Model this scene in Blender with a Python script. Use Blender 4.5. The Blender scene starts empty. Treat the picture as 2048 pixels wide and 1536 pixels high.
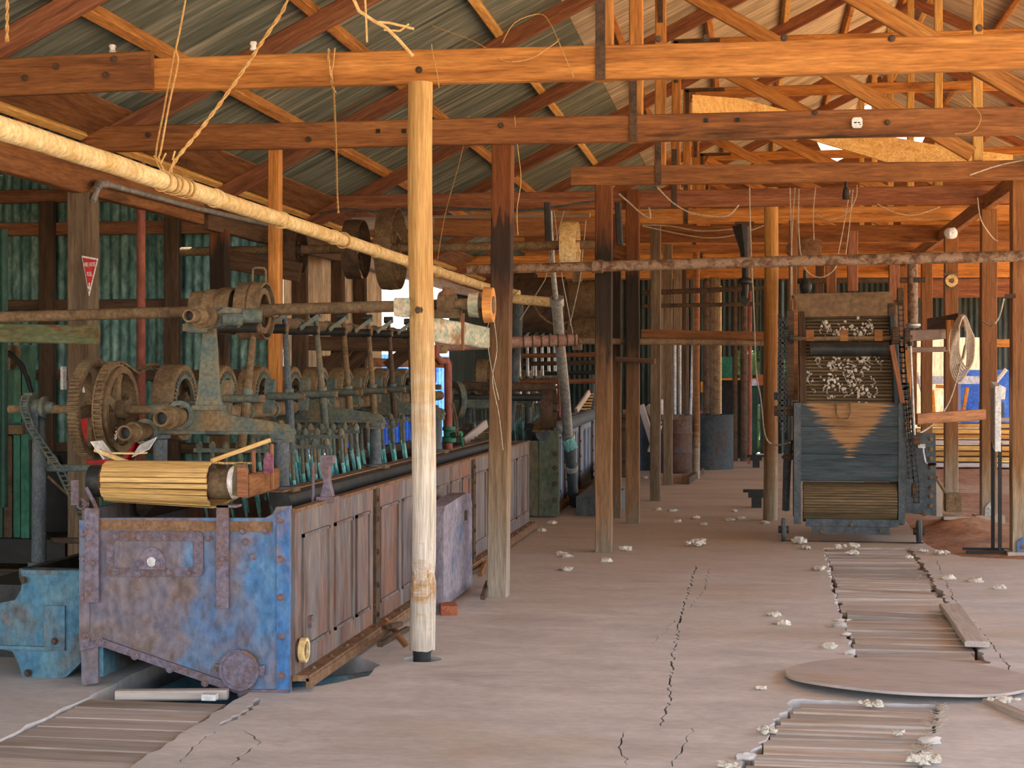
import bpy, math, random
from mathutils import Vector, Matrix, noise
R = random.Random(7)
PI = math.pi
scene = bpy.context.scene
COL = scene.collection
V = Vector
# ---------------------------------------------------------------- survey: photo pixel (2048x1536) -> place in the shed
# X across the shed, Y along its axis, Z up; the camera stands at (0,0,1.6)
F, CH, HZ = 3200.0, 1.6, 750.0
TH = math.atan(481 / F)
SN, CS = math.sin(TH), math.cos(TH)
def ray(px, py):
    l = (px - 1024) / F
    return V((-SN + CS * l, CS + SN * l, (HZ - py) / F))
def at(px, py, Y):
    d = ray(px, py); t = Y / d.y
    return V((d.x * t, Y, CH + d.z * t))
def ax(px, py, X):
    d = ray(px, py); t = X / d.x
    return V((X, d.y * t, CH + d.z * t))
def fl(px, py, z=0.0):
    d = ray(px, py); t = (z - CH) / d.z
    return V((d.x * t, d.y * t, z))
# ---------------------------------------------------------------- materials
def lin(h):
    h = h.lstrip('#')
    c = [int(h[i:i + 2], 16) / 255 for i in (0, 2, 4)]
    return tuple([x / 12.92 if x <= .04045 else ((x + .055) / 1.055) ** 2.4 for x in c] + [1])
def ramp(nt, cols, lo=.3, hi=.7, pos=None):
    n = nt.nodes.new('ShaderNodeValToRGB'); e = n.color_ramp.elements
    ps = pos or [lo + (hi - lo) * i / max(1, len(cols) - 1) for i in range(len(cols))]
    for i, (p, c) in enumerate(zip(ps, cols)):
        el = e[i] if i < 2 else e.new(p)
        el.position = p; el.color = lin(c) if isinstance(c, str) else c
    return n
def mat(name, cols, sc=(6, 6, 6), lo=.3, hi=.7, patch=None, patch2=None, zramp=None, rough=.8, metal=0, bump=.2, vary=.12,
        emit=0, detail=6, spec=.3, dist=0.3, fine=.3, fsc=5.3, dust=None):
    m = bpy.data.materials.new(name); m.use_nodes = True
    nt = m.node_tree; L = nt.links.new; N = nt.nodes.new
    b = nt.nodes['Principled BSDF']
    b.inputs['Roughness'].default_value = rough; b.inputs['Metallic'].default_value = metal
    b.inputs['Specular IOR Level'].default_value = spec
    tc = N('ShaderNodeTexCoord'); oi = N('ShaderNodeObjectInfo')
    add = N('ShaderNodeVectorMath'); add.operation = 'ADD'
    mul = N('ShaderNodeMath'); mul.operation = 'MULTIPLY'; mul.inputs[1].default_value = 37.0
    L(oi.outputs['Random'], mul.inputs[0]); L(tc.outputs['Object'], add.inputs[0]); L(mul.outputs[0], add.inputs[1])
    def nz(scale, det, ds=dist):
        mp = N('ShaderNodeMapping'); mp.inputs['Scale'].default_value = scale
        L(add.outputs[0], mp.inputs['Vector'])
        n = N('ShaderNodeTexNoise'); n.inputs['Scale'].default_value = 1; n.inputs['Detail'].default_value = det
        n.inputs['Roughness'].default_value = .62; n.inputs['Distortion'].default_value = ds
        L(mp.outputs[0], n.inputs['Vector'])
        return n
    n1 = nz(sc, detail)
    r1 = ramp(nt, cols, lo, hi); L(n1.outputs['Fac'], r1.inputs[0])
    out = r1.outputs[0]
    if zramp:   # weathering bands up a post: list of (height in m, colour)
        zs = [z for z, _ in zramp]; z0, z1 = min(zs), max(zs)
        ge = N('ShaderNodeNewGeometry'); sp = N('ShaderNodeSeparateXYZ'); L(ge.outputs['Position'], sp.inputs[0])
        nn = nz((2, 14, 14), 5)
        ma = N('ShaderNodeMath'); ma.operation = 'MULTIPLY_ADD'; ma.inputs[1].default_value = .9; L(nn.outputs['Fac'], ma.inputs[0]); L(sp.outputs['Z'], ma.inputs[2])
        mr = N('ShaderNodeMapRange'); mr.inputs[1].default_value = z0 + .45; mr.inputs[2].default_value = z1 + .45; L(ma.outputs[0], mr.inputs[0])
        rz = ramp(nt, [c for _, c in zramp], pos=[(z - z0) / (z1 - z0) for z in zs]); L(mr.outputs[0], rz.inputs[0])
        mx = N('ShaderNodeMix'); mx.data_type = 'RGBA'; mx.blend_type = 'MULTIPLY'; mx.inputs[0].default_value = 1
        L(rz.outputs[0], mx.inputs[6]); L(out, mx.inputs[7]); out = mx.outputs[2]
    for p in (patch, patch2):
        if not p: continue
        pc, ps, plo, phi = p
        n2 = nz(ps, 7); r2 = ramp(nt, [(0, 0, 0, 1), (1, 1, 1, 1)], plo, phi); L(n2.outputs['Fac'], r2.inputs[0])
        n3 = nz([k * 3.1 for k in ps], 5); r3 = ramp(nt, pc, .35, .65); L(n3.outputs['Fac'], r3.inputs[0])
        mx = N('ShaderNodeMix'); mx.data_type = 'RGBA'
        L(r2.outputs[0], mx.inputs[0]); L(out, mx.inputs[6]); L(r3.outputs[0], mx.inputs[7]); out = mx.outputs[2]
    if dust:    # trodden dirt that covers the floor from y0 to y1 on, with a ragged front
        y0, y1, dc = dust
        ge = N('ShaderNodeNewGeometry'); sp = N('ShaderNodeSeparateXYZ'); L(ge.outputs['Position'], sp.inputs[0])
        nd = nz((.5, 1.4, .5), 6); ma = N('ShaderNodeMath'); ma.operation = 'MULTIPLY_ADD'; ma.inputs[1].default_value = 7; L(nd.outputs['Fac'], ma.inputs[0]); L(sp.outputs['Y'], ma.inputs[2])
        mr5 = N('ShaderNodeMapRange'); mr5.inputs[1].default_value = y0 + 3.5; mr5.inputs[2].default_value = y1 + 3.5; mr5.inputs[4].default_value = .85; L(ma.outputs[0], mr5.inputs[0])
        r5 = ramp(nt, dc, .35, .65); L(nd.outputs['Fac'], r5.inputs[0])
        mx = N('ShaderNodeMix'); mx.data_type = 'RGBA'; L(mr5.outputs[0], mx.inputs[0]); L(out, mx.inputs[6]); L(r5.outputs[0], mx.inputs[7]); out = mx.outputs[2]
    if fine:
        n4 = nz([k * fsc for k in sc], 3, 0); mr4 = N('ShaderNodeMapRange'); mr4.inputs[1].default_value = .34; mr4.inputs[2].default_value = .66
        mr4.inputs[3].default_value = 1 - fine; mr4.inputs[4].default_value = 1 + fine * .6; L(n4.outputs['Fac'], mr4.inputs[0])
        mx = N('ShaderNodeMix'); mx.data_type = 'RGBA'; mx.blend_type = 'MULTIPLY'; mx.inputs[0].default_value = 1
        L(out, mx.inputs[6]); L(mr4.outputs[0], mx.inputs[7]); out = mx.outputs[2]
    if vary:
        hs = N('ShaderNodeHueSaturation'); mr = N('ShaderNodeMapRange')
        mr.inputs[3].default_value = 1 - vary; mr.inputs[4].default_value = 1 + vary
        L(oi.outputs['Random'], mr.inputs[0]); L(mr.outputs[0], hs.inputs['Value']); L(out, hs.inputs['Color']); out = hs.outputs[0]
    L(out, b.inputs['Base Color'])
    if bump:
        bp = N('ShaderNodeBump'); bp.inputs['Strength'].default_value = bump; bp.inputs['Distance'].default_value = .01
        L(n1.outputs['Fac'], bp.inputs['Height']); L(bp.outputs[0], b.inputs['Normal'])
    if emit:
        L(out, b.inputs['Emission Color']); b.inputs['Emission Strength'].default_value = emit
    return m
GR = (1.3, 16, 16)      # grain along local X
M = {}
M['orange'] = mat('sawn_orange_timber', ['8c5a2c', 'b87e40', 'cc9450'], GR, patch=(['6b3d1f', '54301a'], (.8, 3, 3), .62, .75), bump=.25)
M['redwood'] = mat('red_brown_timber', ['684230', '88583c', '9c6c4a'], GR, bump=.2)
M['brown'] = mat('brown_sawn_timber', ['6a442a', '8a5c36', '9e6e40'], GR, patch=(['3a2a1c', '2c2118'], (.7, 4, 4), .6, .74), bump=.3)
M['dark'] = mat('dark_old_timber', ['3c2f22', '544030', '664e38'], GR, bump=.3)
M['greybrown'] = mat('grey_brown_old_timber', ['58493a', '6e5e4a', '82725c'], GR, bump=.35)
M['yellow'] = mat('fresh_yellow_timber', ['b98946', 'cfa35c', 'd9b470'], GR, bump=.2)
M['grey'] = mat('weathered_grey_boards', ['a49a92', 'b4aaa2', 'beb4ac'], (.7, 11, 11), bump=.3, fine=.16, vary=.26, patch=(['8f7a62', 'a48a6c'], (.8, 5, 5), .52, .7))
M['log_b'] = mat('crooked_orange_log', ['b8aea0', 'ece4d8', 'ffffff'], (24, 24, 1.0), zramp=[(0, 'a8a090'), (.4, 'a08e74'), (.9, '8e6a44'), (1.6, '9a6e40'), (2.2, 'a8783e'), (3, 'd0a05c'), (3.7, 'd8ac68')], bump=.4, vary=0)
M['pale'] = mat('bleached_round_log', ['c8c2b8', 'f4f1ec', 'ffffff'], (26, 26, 1.0), zramp=[(0, 'c8c0b6'), (.25, 'd8d0c4'), (.4, 'c49c6a'), (.55, 'e8e2d8'), (1.1, 'e4dccc'), (1.6, 'd2b484'), (2.1, 'c69c60'), (2.6, 'caa468'), (3.4, 'd6b070')], bump=.4, vary=0)
M['post_a'] = mat('stained_sawn_post', ['c8c0b4', 'ece6dc', 'ffffff'], (1.4, 24, 24), zramp=[(0, 'b3aca2'), (.5, 'a29582'), (.9, '9a8468'), (1.3, '846648'), (1.9, '73583e'), (2.1, '5c3d28'), (2.35, '332821'), (2.75, '3a2a20'), (2.8, '7a4a2a'), (3.3, '8a5830')], bump=.35, vary=.05)
M['post_b'] = mat('sooty_sawn_post', ['c8c0b4', 'ece6dc', 'ffffff'], (1.4, 24, 24), zramp=[(0, '8f8373'), (.3, '97785a'), (.9, '866848'), (1.4, '785a3e'), (1.7, '664c34'), (1.9, '33291f'), (2.7, '2c241d'), (2.9, '6e4427'), (3.3, '7c4c2a')], bump=.35, vary=.05)
M['post_c'] = mat('brown_sawn_post', ['c8c0b4', 'ece6dc', 'ffffff'], (1.4, 24, 24), zramp=[(0, 'aa9f90'), (.5, '9c8a72'), (.8, '87643f'), (1.5, '825c3c'), (2.4, '8c6240'), (3.3, '94663a')], bump=.35, vary=.1)
M['slat'] = mat('straw_coloured_slats', ['b08a50', 'd0aa68', 'dcbd80'], (1.5, 30, 30), bump=.3, vary=.1, patch=(['8a6a3e', '6f5634'], (1.2, 8, 8), .6, .75))
M['darkslat'] = mat('greasy_dark_slats', ['4e4432', '6c5c42', '847050'], (1.5, 25, 25), bump=.3, vary=.15)
M['blue'] = mat('rusty_blue_paint', ['3c6694', '4c78a4', '6088a8', '748898'], (5, 5, 3), patch=(['625e6a', '706c78', '7a6e70', '6c5c56'], (1.9, 1.9, 1.4), .38, .5), patch2=(['9a6a4a', '7c4a32'], (6, 6, 6), .64, .72), rough=.7, bump=.25, vary=0)
M['blue2'] = mat('bright_blue_paint', ['34609a', '4474a8', '6088ac'], (6, 6, 3), patch=(['7a7688', '8c7668'], (4, 4, 3), .52, .64), rough=.65, bump=.2, vary=0)
M['teal'] = mat('blue_teal_cast_iron', ['3c6c88', '547e92', '648690'], (6, 6, 4), patch=(['6b5f52', '584a3e'], (2.5, 2.5, 2), .46, .6), rough=.7, bump=.25, vary=0)
M['side'] = mat('streaked_tank_panels', ['50423c', '70564a', '6c6a6c', '82746a', '5c6c78'], (9, 4.5, .9), lo=.32, hi=.68, patch=(['7c5240', '8a6048'], (3, 2, .5), .52, .68), rough=.7, bump=.3, vary=.05)
M['side2'] = mat('grey_blue_tank_panels', ['4a4a48', '6c7480', '7c8894', '7a5e42'], (9, 4, .8), rough=.7, bump=.3, vary=.1)
M['purple'] = mat('purple_rust_steel', ['5f5866', '776f7e', '6f5f60', '86604c'], (8, 8, 8), rough=.75, bump=.3)
M['rust'] = mat('brown_rust', ['4e4030', '68563f', '7c6649', '646052'], (9, 9, 9), rough=.85, bump=.3)
M['rustdark'] = mat('dark_rust', ['3a2e24', '524234', '624c38'], (9, 9, 9), rough=.8, bump=.3)
M['iron'] = mat('dusty_cast_iron', ['3e4a48', '55625e', '64685a', '746a52'], (8, 8, 8), rough=.75, bump=.25, patch=(['7c6848', '8e7650'], (3, 3, 3), .54, .7))
M['irondark'] = mat('oily_dark_iron', ['1e2224', '2c3030', '3c3a34'], (8, 8, 8), rough=.5, bump=.2)
M['pipe_rust'] = mat('flaking_rusty_pipe', ['3e3630', '6b4f38', '8a7866', '8f6440'], (14, 14, 14), rough=.7, bump=.5)
M['lag'] = mat('cream_pipe_lagging', ['c9a868', 'dcc088', 'e8d3a0'], (7, 7, 7), rough=.9, bump=.5, vary=.04)
M['redpipe'] = mat('red_oxide_pipe', ['74443a', '884e40', '985c48'], (5, 5, 2), rough=.7, bump=.15)
M['pinkpipe'] = mat('dusty_pink_pipe', ['8a6a5c', 'a58272', 'b39484'], (9, 9, 9), rough=.8, bump=.2)
M['galv'] = mat('galvanised_pipe', ['8a8c88', 'a8aaa6', 'b8b8b0'], (5, 5, 5), rough=.5, metal=.5, bump=.1)
M['bluepost'] = mat('blue_grey_painted_iron', ['3c464c', '50595e', '626664'], (14, 14, 9), rough=.7, bump=.25)
M['roof'] = mat('grimy_roof_iron', ['566058', '7a8478', 'aaaa9a'], (.7, 14, .7), fsc=2.2, rough=.45, metal=.25, bump=.1, patch=(['7a5c40', '9a7a5a'], (.5, 1.6, .5), .6, .78), vary=0, detail=9)
M['roof_sunlit'] = mat('paler_roof_iron', ['988e7a', 'bcb29a', 'd6ccb4'], (.7, 14, .7), fsc=2.2, rough=.45, metal=.2, bump=.1, patch=(['7c7464', '9a8a70'], (.5, 1.6, .5), .55, .75), vary=0, detail=9)  # roof iron with the sunlight on the right-hand sheets painted into its colour
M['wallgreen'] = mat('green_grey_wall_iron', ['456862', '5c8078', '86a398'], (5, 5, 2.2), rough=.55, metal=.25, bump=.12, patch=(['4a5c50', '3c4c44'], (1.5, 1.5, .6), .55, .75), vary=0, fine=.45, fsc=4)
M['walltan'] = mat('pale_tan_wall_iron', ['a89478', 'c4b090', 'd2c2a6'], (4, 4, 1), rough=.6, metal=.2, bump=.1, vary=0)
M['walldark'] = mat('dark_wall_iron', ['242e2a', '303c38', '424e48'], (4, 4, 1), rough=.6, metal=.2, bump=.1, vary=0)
M['conc'] = mat('dusty_concrete', ['b6b2b2', 'c6c2c0', 'd4d0ce'], (2.2, 4, 2), rough=.85, bump=.12, patch=(['aea090', 'b6a896'], (.3, .45, .5), .52, .74), patch2=(['989490', 'a6a29e'], (.8, 1.5, 1), .6, .76), vary=0, detail=10, fine=.09, fsc=7, dust=(10, 17, ['9a866c', 'a89478', 'b4a086']))
M['dirt'] = mat('red_brown_dirt', ['7a5238', '9a6c4a', 'b08460'], (3, 3, 3), rough=.95, bump=.6, patch=(['b49474', 'a08468'], (.6, .6, .6), .5, .66), vary=0, detail=10)
M['yard'] = mat('sunlit_red_yard', ['c08e5c', 'cc9c6a', 'd2a878'], (.5, .5, .5), rough=.95, bump=.1, vary=0)
M['stone'] = mat('blue_purple_slab', ['726e7e', '88828e', '989298'], (14, 3, 4), rough=.8, bump=.4, patch=(['3e5c80', '4a6a8c'], (2, 2, 1.5), .55, .7), vary=0)
M['brick'] = mat('red_brick', ['8a5038', 'a46248', 'b46e50'], (20, 20, 20), rough=.9, bump=.4)
M['white'] = mat('chalky_white', ['c8ccce', 'dcdedc', 'e8e8e4'], (8, 8, 8), rough=.7, bump=.1)
M['red'] = mat('red_enamel', ['a01418', 'b41a20', 'c0202a'], (6, 6, 6), rough=.5, bump=.05, vary=0)
M['black'] = mat('black_paint', ['121314', '1a1c1e', '262626'], (9, 9, 9), rough=.5, bump=.1)
M['rope'] = mat('tan_twine', ['b48a50', 'c8a468', 'd8b880'], (40, 40, 40), rough=.95, bump=.4)
M['cable'] = mat('pale_grey_cable', ['a49a88', 'b8ae9c', 'c8c0b0'], (12, 12, 12), rough=.7, bump=.1)
M['hood'] = mat('dull_brown_sheet_steel', ['665440', '746048', '7e6a50'], (3, 3, 3), rough=.75, bump=.15)
M['wool'] = mat('dirty_white_wool', ['b4aa98', 'd6cfc0', 'efeae0'], (30, 30, 30), rough=1, bump=.8)
M['turq'] = mat('turquoise_paint', ['2a7a80', '3c9ca0', '8cc4c0', '3a7a70'], (40, 40, 12), rough=.6, bump=.2)
M['green'] = mat('dull_green_paint', ['1e5a48', '2c6e58', '3c7c64'], (6, 6, 3), rough=.6, bump=.15, patch=(['5a5a48', '4a3c2c'], (3, 3, 1), .54, .7))
M['greendark'] = mat('dark_green_paint', ['12362c', '1c4638', '28543f'], (6, 6, 3), rough=.5, bump=.15)
M['agedwhite'] = mat('flaking_white_green_beam', ['b0a488', 'cabfa4', '8fa08c', 'd4c8a8'], (2.5, 9, 9), rough=.85, bump=.3, patch=(['8a6440', '7a5a3a'], (2, 5, 5), .55, .7))
M['drum'] = mat('rusty_oil_drum', ['4a3428', '5e4434', '4a5058'], (5, 5, 3), rough=.7, bump=.2)
M['bluevat'] = mat('dull_blue_vat', ['2a3238', '374248', '40382e'], (4, 4, 3), rough=.6, bump=.2)
M['tarp'] = mat('bright_blue_sheet', ['2a5cc0', '3a70d8', '4c84e4'], (4, 4, 4), rough=.5, bump=.1, vary=0)
M['bright'] = mat('pale_blue_grey_cloth', ['a4b4cc', 'b8c4d8', 'd0d8e4'], (4, 4, 4), rough=.8, bump=.2)
M['amber'] = mat('orange_painted_metal', ['c8781c', 'dc8c24', 'e89c38'], (5, 5, 5), rough=.6, bump=.1)
M['ceramic'] = mat('white_ceramic', ['e0ded8', 'eceae4', 'f4f2ee'], (5, 5, 5), rough=.25, bump=0, spec=.5)
M['paintboard'] = mat('blue_worn_boards', ['2c3a40', '3c4a50', '4c565a'], (1.2, 14, 14), rough=.75, bump=.35)
M['grime'] = mat('brown_dust', ['6b5138', '80624a', '8f7358'], (10, 10, 10), rough=.95, bump=.3)
M['bulb'] = mat('dark_glass', ['1c2024', '282c30', '343638'], (4, 4, 4), rough=.15, bump=0, spec=.6)
M['glare_blocker'] = mat('glare_blocker_green', ['16301c', '284a2c', '3c6438'], (5, 5, 5), bump=.6)
M['plum'] = mat('plum_cloth', ['6a3a4c', '8a5468', '9c6a7c'], (12, 12, 12), rough=.9, bump=.2)
# ---------------------------------------------------------------- mesh building
def frame(d):
    d = V(d).normalized()
    a = V((0, 0, 1)) if abs(d.z) < .9 else V((1, 0, 0))
    u = d.cross(a).normalized()
    return d, u, d.cross(u).normalized()
class MB:
    def __init__(s): s.v = []; s.f = []
    def add(s, vs, fs):
        n = len(s.v); s.v += [V(v) for v in vs]; s.f += [tuple(i + n for i in f) for f in fs]; return s
    def box(s, c, sz, rot=None):
        c = V(c); h = V(sz) / 2; vs = []
        for x in (-1, 1):
            for y in (-1, 1):
                for z in (-1, 1):
                    p = V((x * h.x, y * h.y, z * h.z))
                    if rot: p = rot @ p
                    vs.append(c + p)
        return s.add(vs, [(0, 1, 3, 2), (4, 6, 7, 5), (0, 4, 5, 1), (2, 3, 7, 6), (0, 2, 6, 4), (1, 5, 7, 3)])
    def bb(s, a, b):
        a = V(a); b = V(b); return s.box((a + b) / 2, [abs(q) for q in (b - a)])
    def prism(s, poly, fn, a, b):      # poly of (u,v); fn(u,v,w) -> place
        n = len(poly)
        vs = [fn(u, v, a) for u, v in poly] + [fn(u, v, b) for u, v in poly]
        return s.add(vs, [tuple(range(n)), tuple(range(2 * n - 1, n - 1, -1))] + [(i, (i + 1) % n, (i + 1) % n + n, i + n) for i in range(n)])
    def loops(s, rings, caps=True, closed=False):
        n = len(rings[0]); vs = [p for r in rings for p in r]; fs = []
        m = len(rings)
        for k in range(m if closed else m - 1):
            for i in range(n):
                a, b = k * n, ((k + 1) % m) * n
                fs.append((a + i, a + (i + 1) % n, b + (i + 1) % n, b + i))
        if caps and not closed:
            fs.append(tuple(range(n - 1, -1, -1))); fs.append(tuple((m - 1) * n + i for i in range(n)))
        return s.add(vs, fs)
    def tube(s, pts, r, n=8, closed=False):
        pts = [V(p) for p in pts]; rs = r if isinstance(r, (list, tuple)) else [r] * len(pts)
        rings = []; u = None
        for i, p in enumerate(pts):
            a = pts[i - 1] if i or closed else p
            b = pts[(i + 1) % len(pts)] if i < len(pts) - 1 or closed else p
            d = (b - a).normalized()
            if u is None: _, u, _ = frame(d)
            u = (u - d * u.dot(d)).normalized(); w = d.cross(u)
            rings.append([p + (u * math.cos(t) + w * math.sin(t)) * rs[i] for t in [2 * PI * k / n for k in range(n)]])
        return s.loops(rings, closed=closed)
    def cyl(s, p0, p1, r0, r1=None, n=14):
        return s.tube([p0, p1], [r0, r0 if r1 is None else r1], n)
    def lathe(s, prof, c, d, n=28, closed=True):   # prof of (distance along d, radius); a closed profile makes a ring
        d, u, w = frame(d); c = V(c)
        rings = [[c + d * t + (u * math.cos(a) + w * math.sin(a)) * r for a in [2 * PI * k / n for k in range(n)]] for t, r in prof]
        return s.loops(rings, caps=not closed, closed=closed)
    def ringflat(s, c, d, ro, ri, w, n=28):
        return s.lathe([(-w / 2, ri), (-w / 2, ro), (w / 2, ro), (w / 2, ri)], c, d, n)
    def gear(s, c, d, ro, ri, w, teeth, th, skew=0):
        d, u, v = frame(d); c = V(c); A = []
        for t in range(teeth):
            for o, r in ((0, ro), (.28, ro), (.36, ro + th), (.78, ro + th), (.86, ro)): A.append((2 * PI * (t + o) / teeth, r))
        def P(a, r, z): return c + d * z + (u * math.cos(a) + v * math.sin(a)) * r
        rings = [[P(a, ri, -w / 2) for a, _ in A], [P(a, r, -w / 2) for a, r in A], [P(a + skew, r, w / 2) for a, r in A], [P(a, ri, w / 2) for a, _ in A]]
        return s.loops(rings, closed=True)
    def blob(s, c, r, seed=0, sq=(1, 1, 1), amp=.5, n=7, fr=1.6):
        c = V(c); rings = []
        for i in range(1, n):
            ph = PI * i / n
            rings.append([])
            for k in range(n + 3):
                a = 2 * PI * k / (n + 3)
                q = V((math.sin(ph) * math.cos(a), math.sin(ph) * math.sin(a), math.cos(ph)))
                rr = r * (1 + amp * noise.noise(q * fr + V((seed * 7.3, seed * 3.1, seed))))
                rings[-1].append(c + V((q.x * sq[0], q.y * sq[1], q.z * sq[2])) * rr)
        return s.loops(rings[::-1])
WM = {}
def reg(o, Mw, parent):
    if parent is not None:
        o.parent = parent; o.matrix_local = WM[parent.name].inverted() @ Mw
    else: o.matrix_local = Mw
    WM[o.name] = Mw.copy()
def props(o, label, cat, group, kind):
    if label: o['label'] = label
    if cat: o['category'] = cat; o['kind'] = kind or 'thing'
    elif kind: o['kind'] = kind
    if group: o['group'] = group
def thing(name, label, cat, loc, group=None):
    o = bpy.data.objects.new(name, None); COL.objects.link(o); o.empty_display_size = .1
    reg(o, Matrix.Translation(V(loc)), None); props(o, label, cat, group, None)
    return o
def mesh(name, vs, fs, m, ang=35):
    me = bpy.data.meshes.new(name); me.from_pydata([tuple(v) for v in vs], [], fs); me.update()
    me.materials.append(M[m] if isinstance(m, str) else m)
    if ang:
        me.polygons.foreach_set('use_smooth', [True] * len(me.polygons)); me.set_sharp_from_angle(angle=math.radians(ang))
    return me
def put(mb, name, m, parent=None, label=None, cat=None, group=None, kind=None, ang=35):
    xs = [v.x for v in mb.v]; ys = [v.y for v in mb.v]; zs = [v.z for v in mb.v]
    o0 = V(((min(xs) + max(xs)) / 2, (min(ys) + max(ys)) / 2, min(zs)))
    o = bpy.data.objects.new(name, mesh(name, [v - o0 for v in mb.v], mb.f, m, ang)); COL.objects.link(o)
    reg(o, Matrix.Translation(o0), parent); props(o, label, cat, group, kind)
    return o
def beam(name, p0, p1, w, h, m, parent=None, label=None, cat=None, group=None, kind=None, up=(0, 0, 1), wob=.004, ch=.008, seg=None):
    """A sawn timber from p0 to p1 (its centre line); w across, h along up; its own X runs along the grain."""
    p0 = V(p0); p1 = V(p1); d = p1 - p0; Ln = d.length; X = d / Ln
    U = V(up)
    if abs(X.dot(U.normalized())) > .95: U = V((0, 1, 0))
    Y = U.cross(X).normalized(); Z = X.cross(Y)
    ch = min(ch, w * .2, h * .2)
    sec = [(-w / 2 + ch, -h / 2), (w / 2 - ch, -h / 2), (w / 2, -h / 2 + ch), (w / 2, h / 2 - ch), (w / 2 - ch, h / 2), (-w / 2 + ch, h / 2), (-w / 2, h / 2 - ch), (-w / 2, -h / 2 + ch)]
    seg = seg or max(1, min(14, int(Ln / .5))); rings = []
    for i in range(seg + 1):
        x = Ln * (i / seg - .5); dy = R.uniform(-wob, wob); dz = R.uniform(-wob, wob); k = 1 + R.uniform(-wob, wob) * 2
        rings.append([V((x, y * k + dy, z * k + dz)) for y, z in sec])
    mb = MB().loops(rings)
    o = bpy.data.objects.new(name, mesh(name, mb.v, mb.f, m, 30)); COL.objects.link(o)
    Mw = Matrix(((X.x, Y.x, Z.x, 0), (X.y, Y.y, Z.y, 0), (X.z, Y.z, Z.z, 0), (0, 0, 0, 1)))
    Mw.translation = (p0 + p1) / 2
    reg(o, Mw, parent); props(o, label, cat, group, kind)
    return o
def dup(root, loc, label=None, group=None, rot=None):
    r = root.copy(); COL.objects.link(r)
    Mw = Matrix.Translation(V(loc))
    if rot: Mw = Mw @ rot
    r.matrix_local = Mw; WM[r.name] = Mw
    if label: r['label'] = label
    if group: r['group'] = group
    for ch in list(root.children):
        c = ch.copy(); COL.objects.link(c); c.parent = r      # the copied offset from the parent stays as it is
        for g in list(ch.children):
            e = g.copy(); COL.objects.link(e); e.parent = c
    return r
ORD = ['nearest', 'second', 'third', 'fourth', 'fifth', 'sixth', 'seventh', 'eighth', 'ninth', 'tenth', 'eleventh', 'twelfth', 'thirteenth', 'fourteenth', 'fifteenth', 'sixteenth', 'seventeenth', 'eighteenth', 'nineteenth', 'twentieth', 'twenty-first', 'twenty-second', 'twenty-third', 'twenty-fourth', 'twenty-fifth', 'twenty-sixth', 'twenty-seventh', 'twenty-eighth', 'twenty-ninth', 'thirtieth']
def bolts(parent, pts, d, r=.016, m='rust', name='bolt', h=.014):
    for p in pts:
        p = V(p); put(MB().lathe([(0, .0001), (0, r * 1.5), (h * .3, r * 1.5), (h * .35, r), (h, r * .9), (h, .0001)], p, d, 8, closed=False), name, m, parent)
def rope(name, pts, r, m, label, cat='rope', n=6, twist=0, group=None, sm=True):
    pts = [V(p) for p in pts]
    if sm and len(pts) > 2:       # soften the corners
        q = []
        P = [pts[0]] + pts + [pts[-1]]
        for i in range(1, len(P) - 2):
            for t in (0, .25, .5, .75):
                a, b, c, d = P[i - 1], P[i], P[i + 1], P[i + 2]
                q.append(.5 * ((2 * b) + (c - a) * t + (2 * a - 5 * b + 4 * c - d) * t * t + (3 * b - a - 3 * c + d) * t ** 3))
        pts = q + [pts[-1]]
    mb = MB()
    if twist:
        for s in (0, PI):
            o = []
            k = 0
            for i in range(len(pts) - 1):
                nn = max(1, int((pts[i + 1] - pts[i]).length / .02))
                for j in range(nn):
                    p = pts[i].lerp(pts[i + 1], j / nn); d, u, w = frame(pts[i + 1] - pts[i])
                    o.append(p + (u * math.cos(k * twist + s) + w * math.sin(k * twist + s)) * r * .7); k += 1
            mb.tube(o, r * .75, 5)
    else: mb.tube(pts, r, n)
    return put(mb, name, m, None, label, cat, group)
def wheel(root, c, d, Rr, w, rt, spokes, hub, m='rust', hubw=None, sw=.035, curve=0, rim='rim', crown=0):
    c = V(c); d = V(d).normalized()
    put(MB().lathe([(-w / 2, Rr - rt), (-w / 2, Rr - crown), (0, Rr), (w / 2, Rr - crown), (w / 2, Rr - rt)], c, d, 40), rim, m, root)
    put(MB().ringflat(c, d, hub, hub * .35, hubw or w * 1.2, 18), 'hub', m, root)
    _, u, v = frame(d)
    for k in range(spokes):
        a = 2 * PI * k / spokes + .3; e = u * math.cos(a) + v * math.sin(a)
        q = d.cross(e)
        p0 = c + e * hub * .8; p1 = c + e * (Rr - rt * .6)
        pm = (p0 + p1) / 2 + q * curve
        mb = MB(); rings = []
        for p, ww in ((p0, sw * 1.2), (pm, sw * .8), (p1, sw * 1.25)):
            rings.append([p + q * ww / 2 + d * w * .12, p - q * ww / 2 + d * w * .12, p - q * ww / 2 - d * w * .12, p + q * ww / 2 - d * w * .12])
        put(mb.loops(rings), 'spoke', m, root)
def text_mesh(s, size):
    cu = bpy.data.curves.new('lettering', 'FONT'); cu.body = s; cu.size = size; cu.align_x = 'CENTER'; cu.extrude = .001; cu.resolution_u = 2
    o = bpy.data.objects.new('lettering_tmp', cu); COL.objects.link(o)
    me = bpy.data.meshes.new_from_object(o.evaluated_get(bpy.context.evaluated_depsgraph_get()))
    bpy.data.objects.remove(o); bpy.data.curves.remove(cu)
    return me
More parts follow.
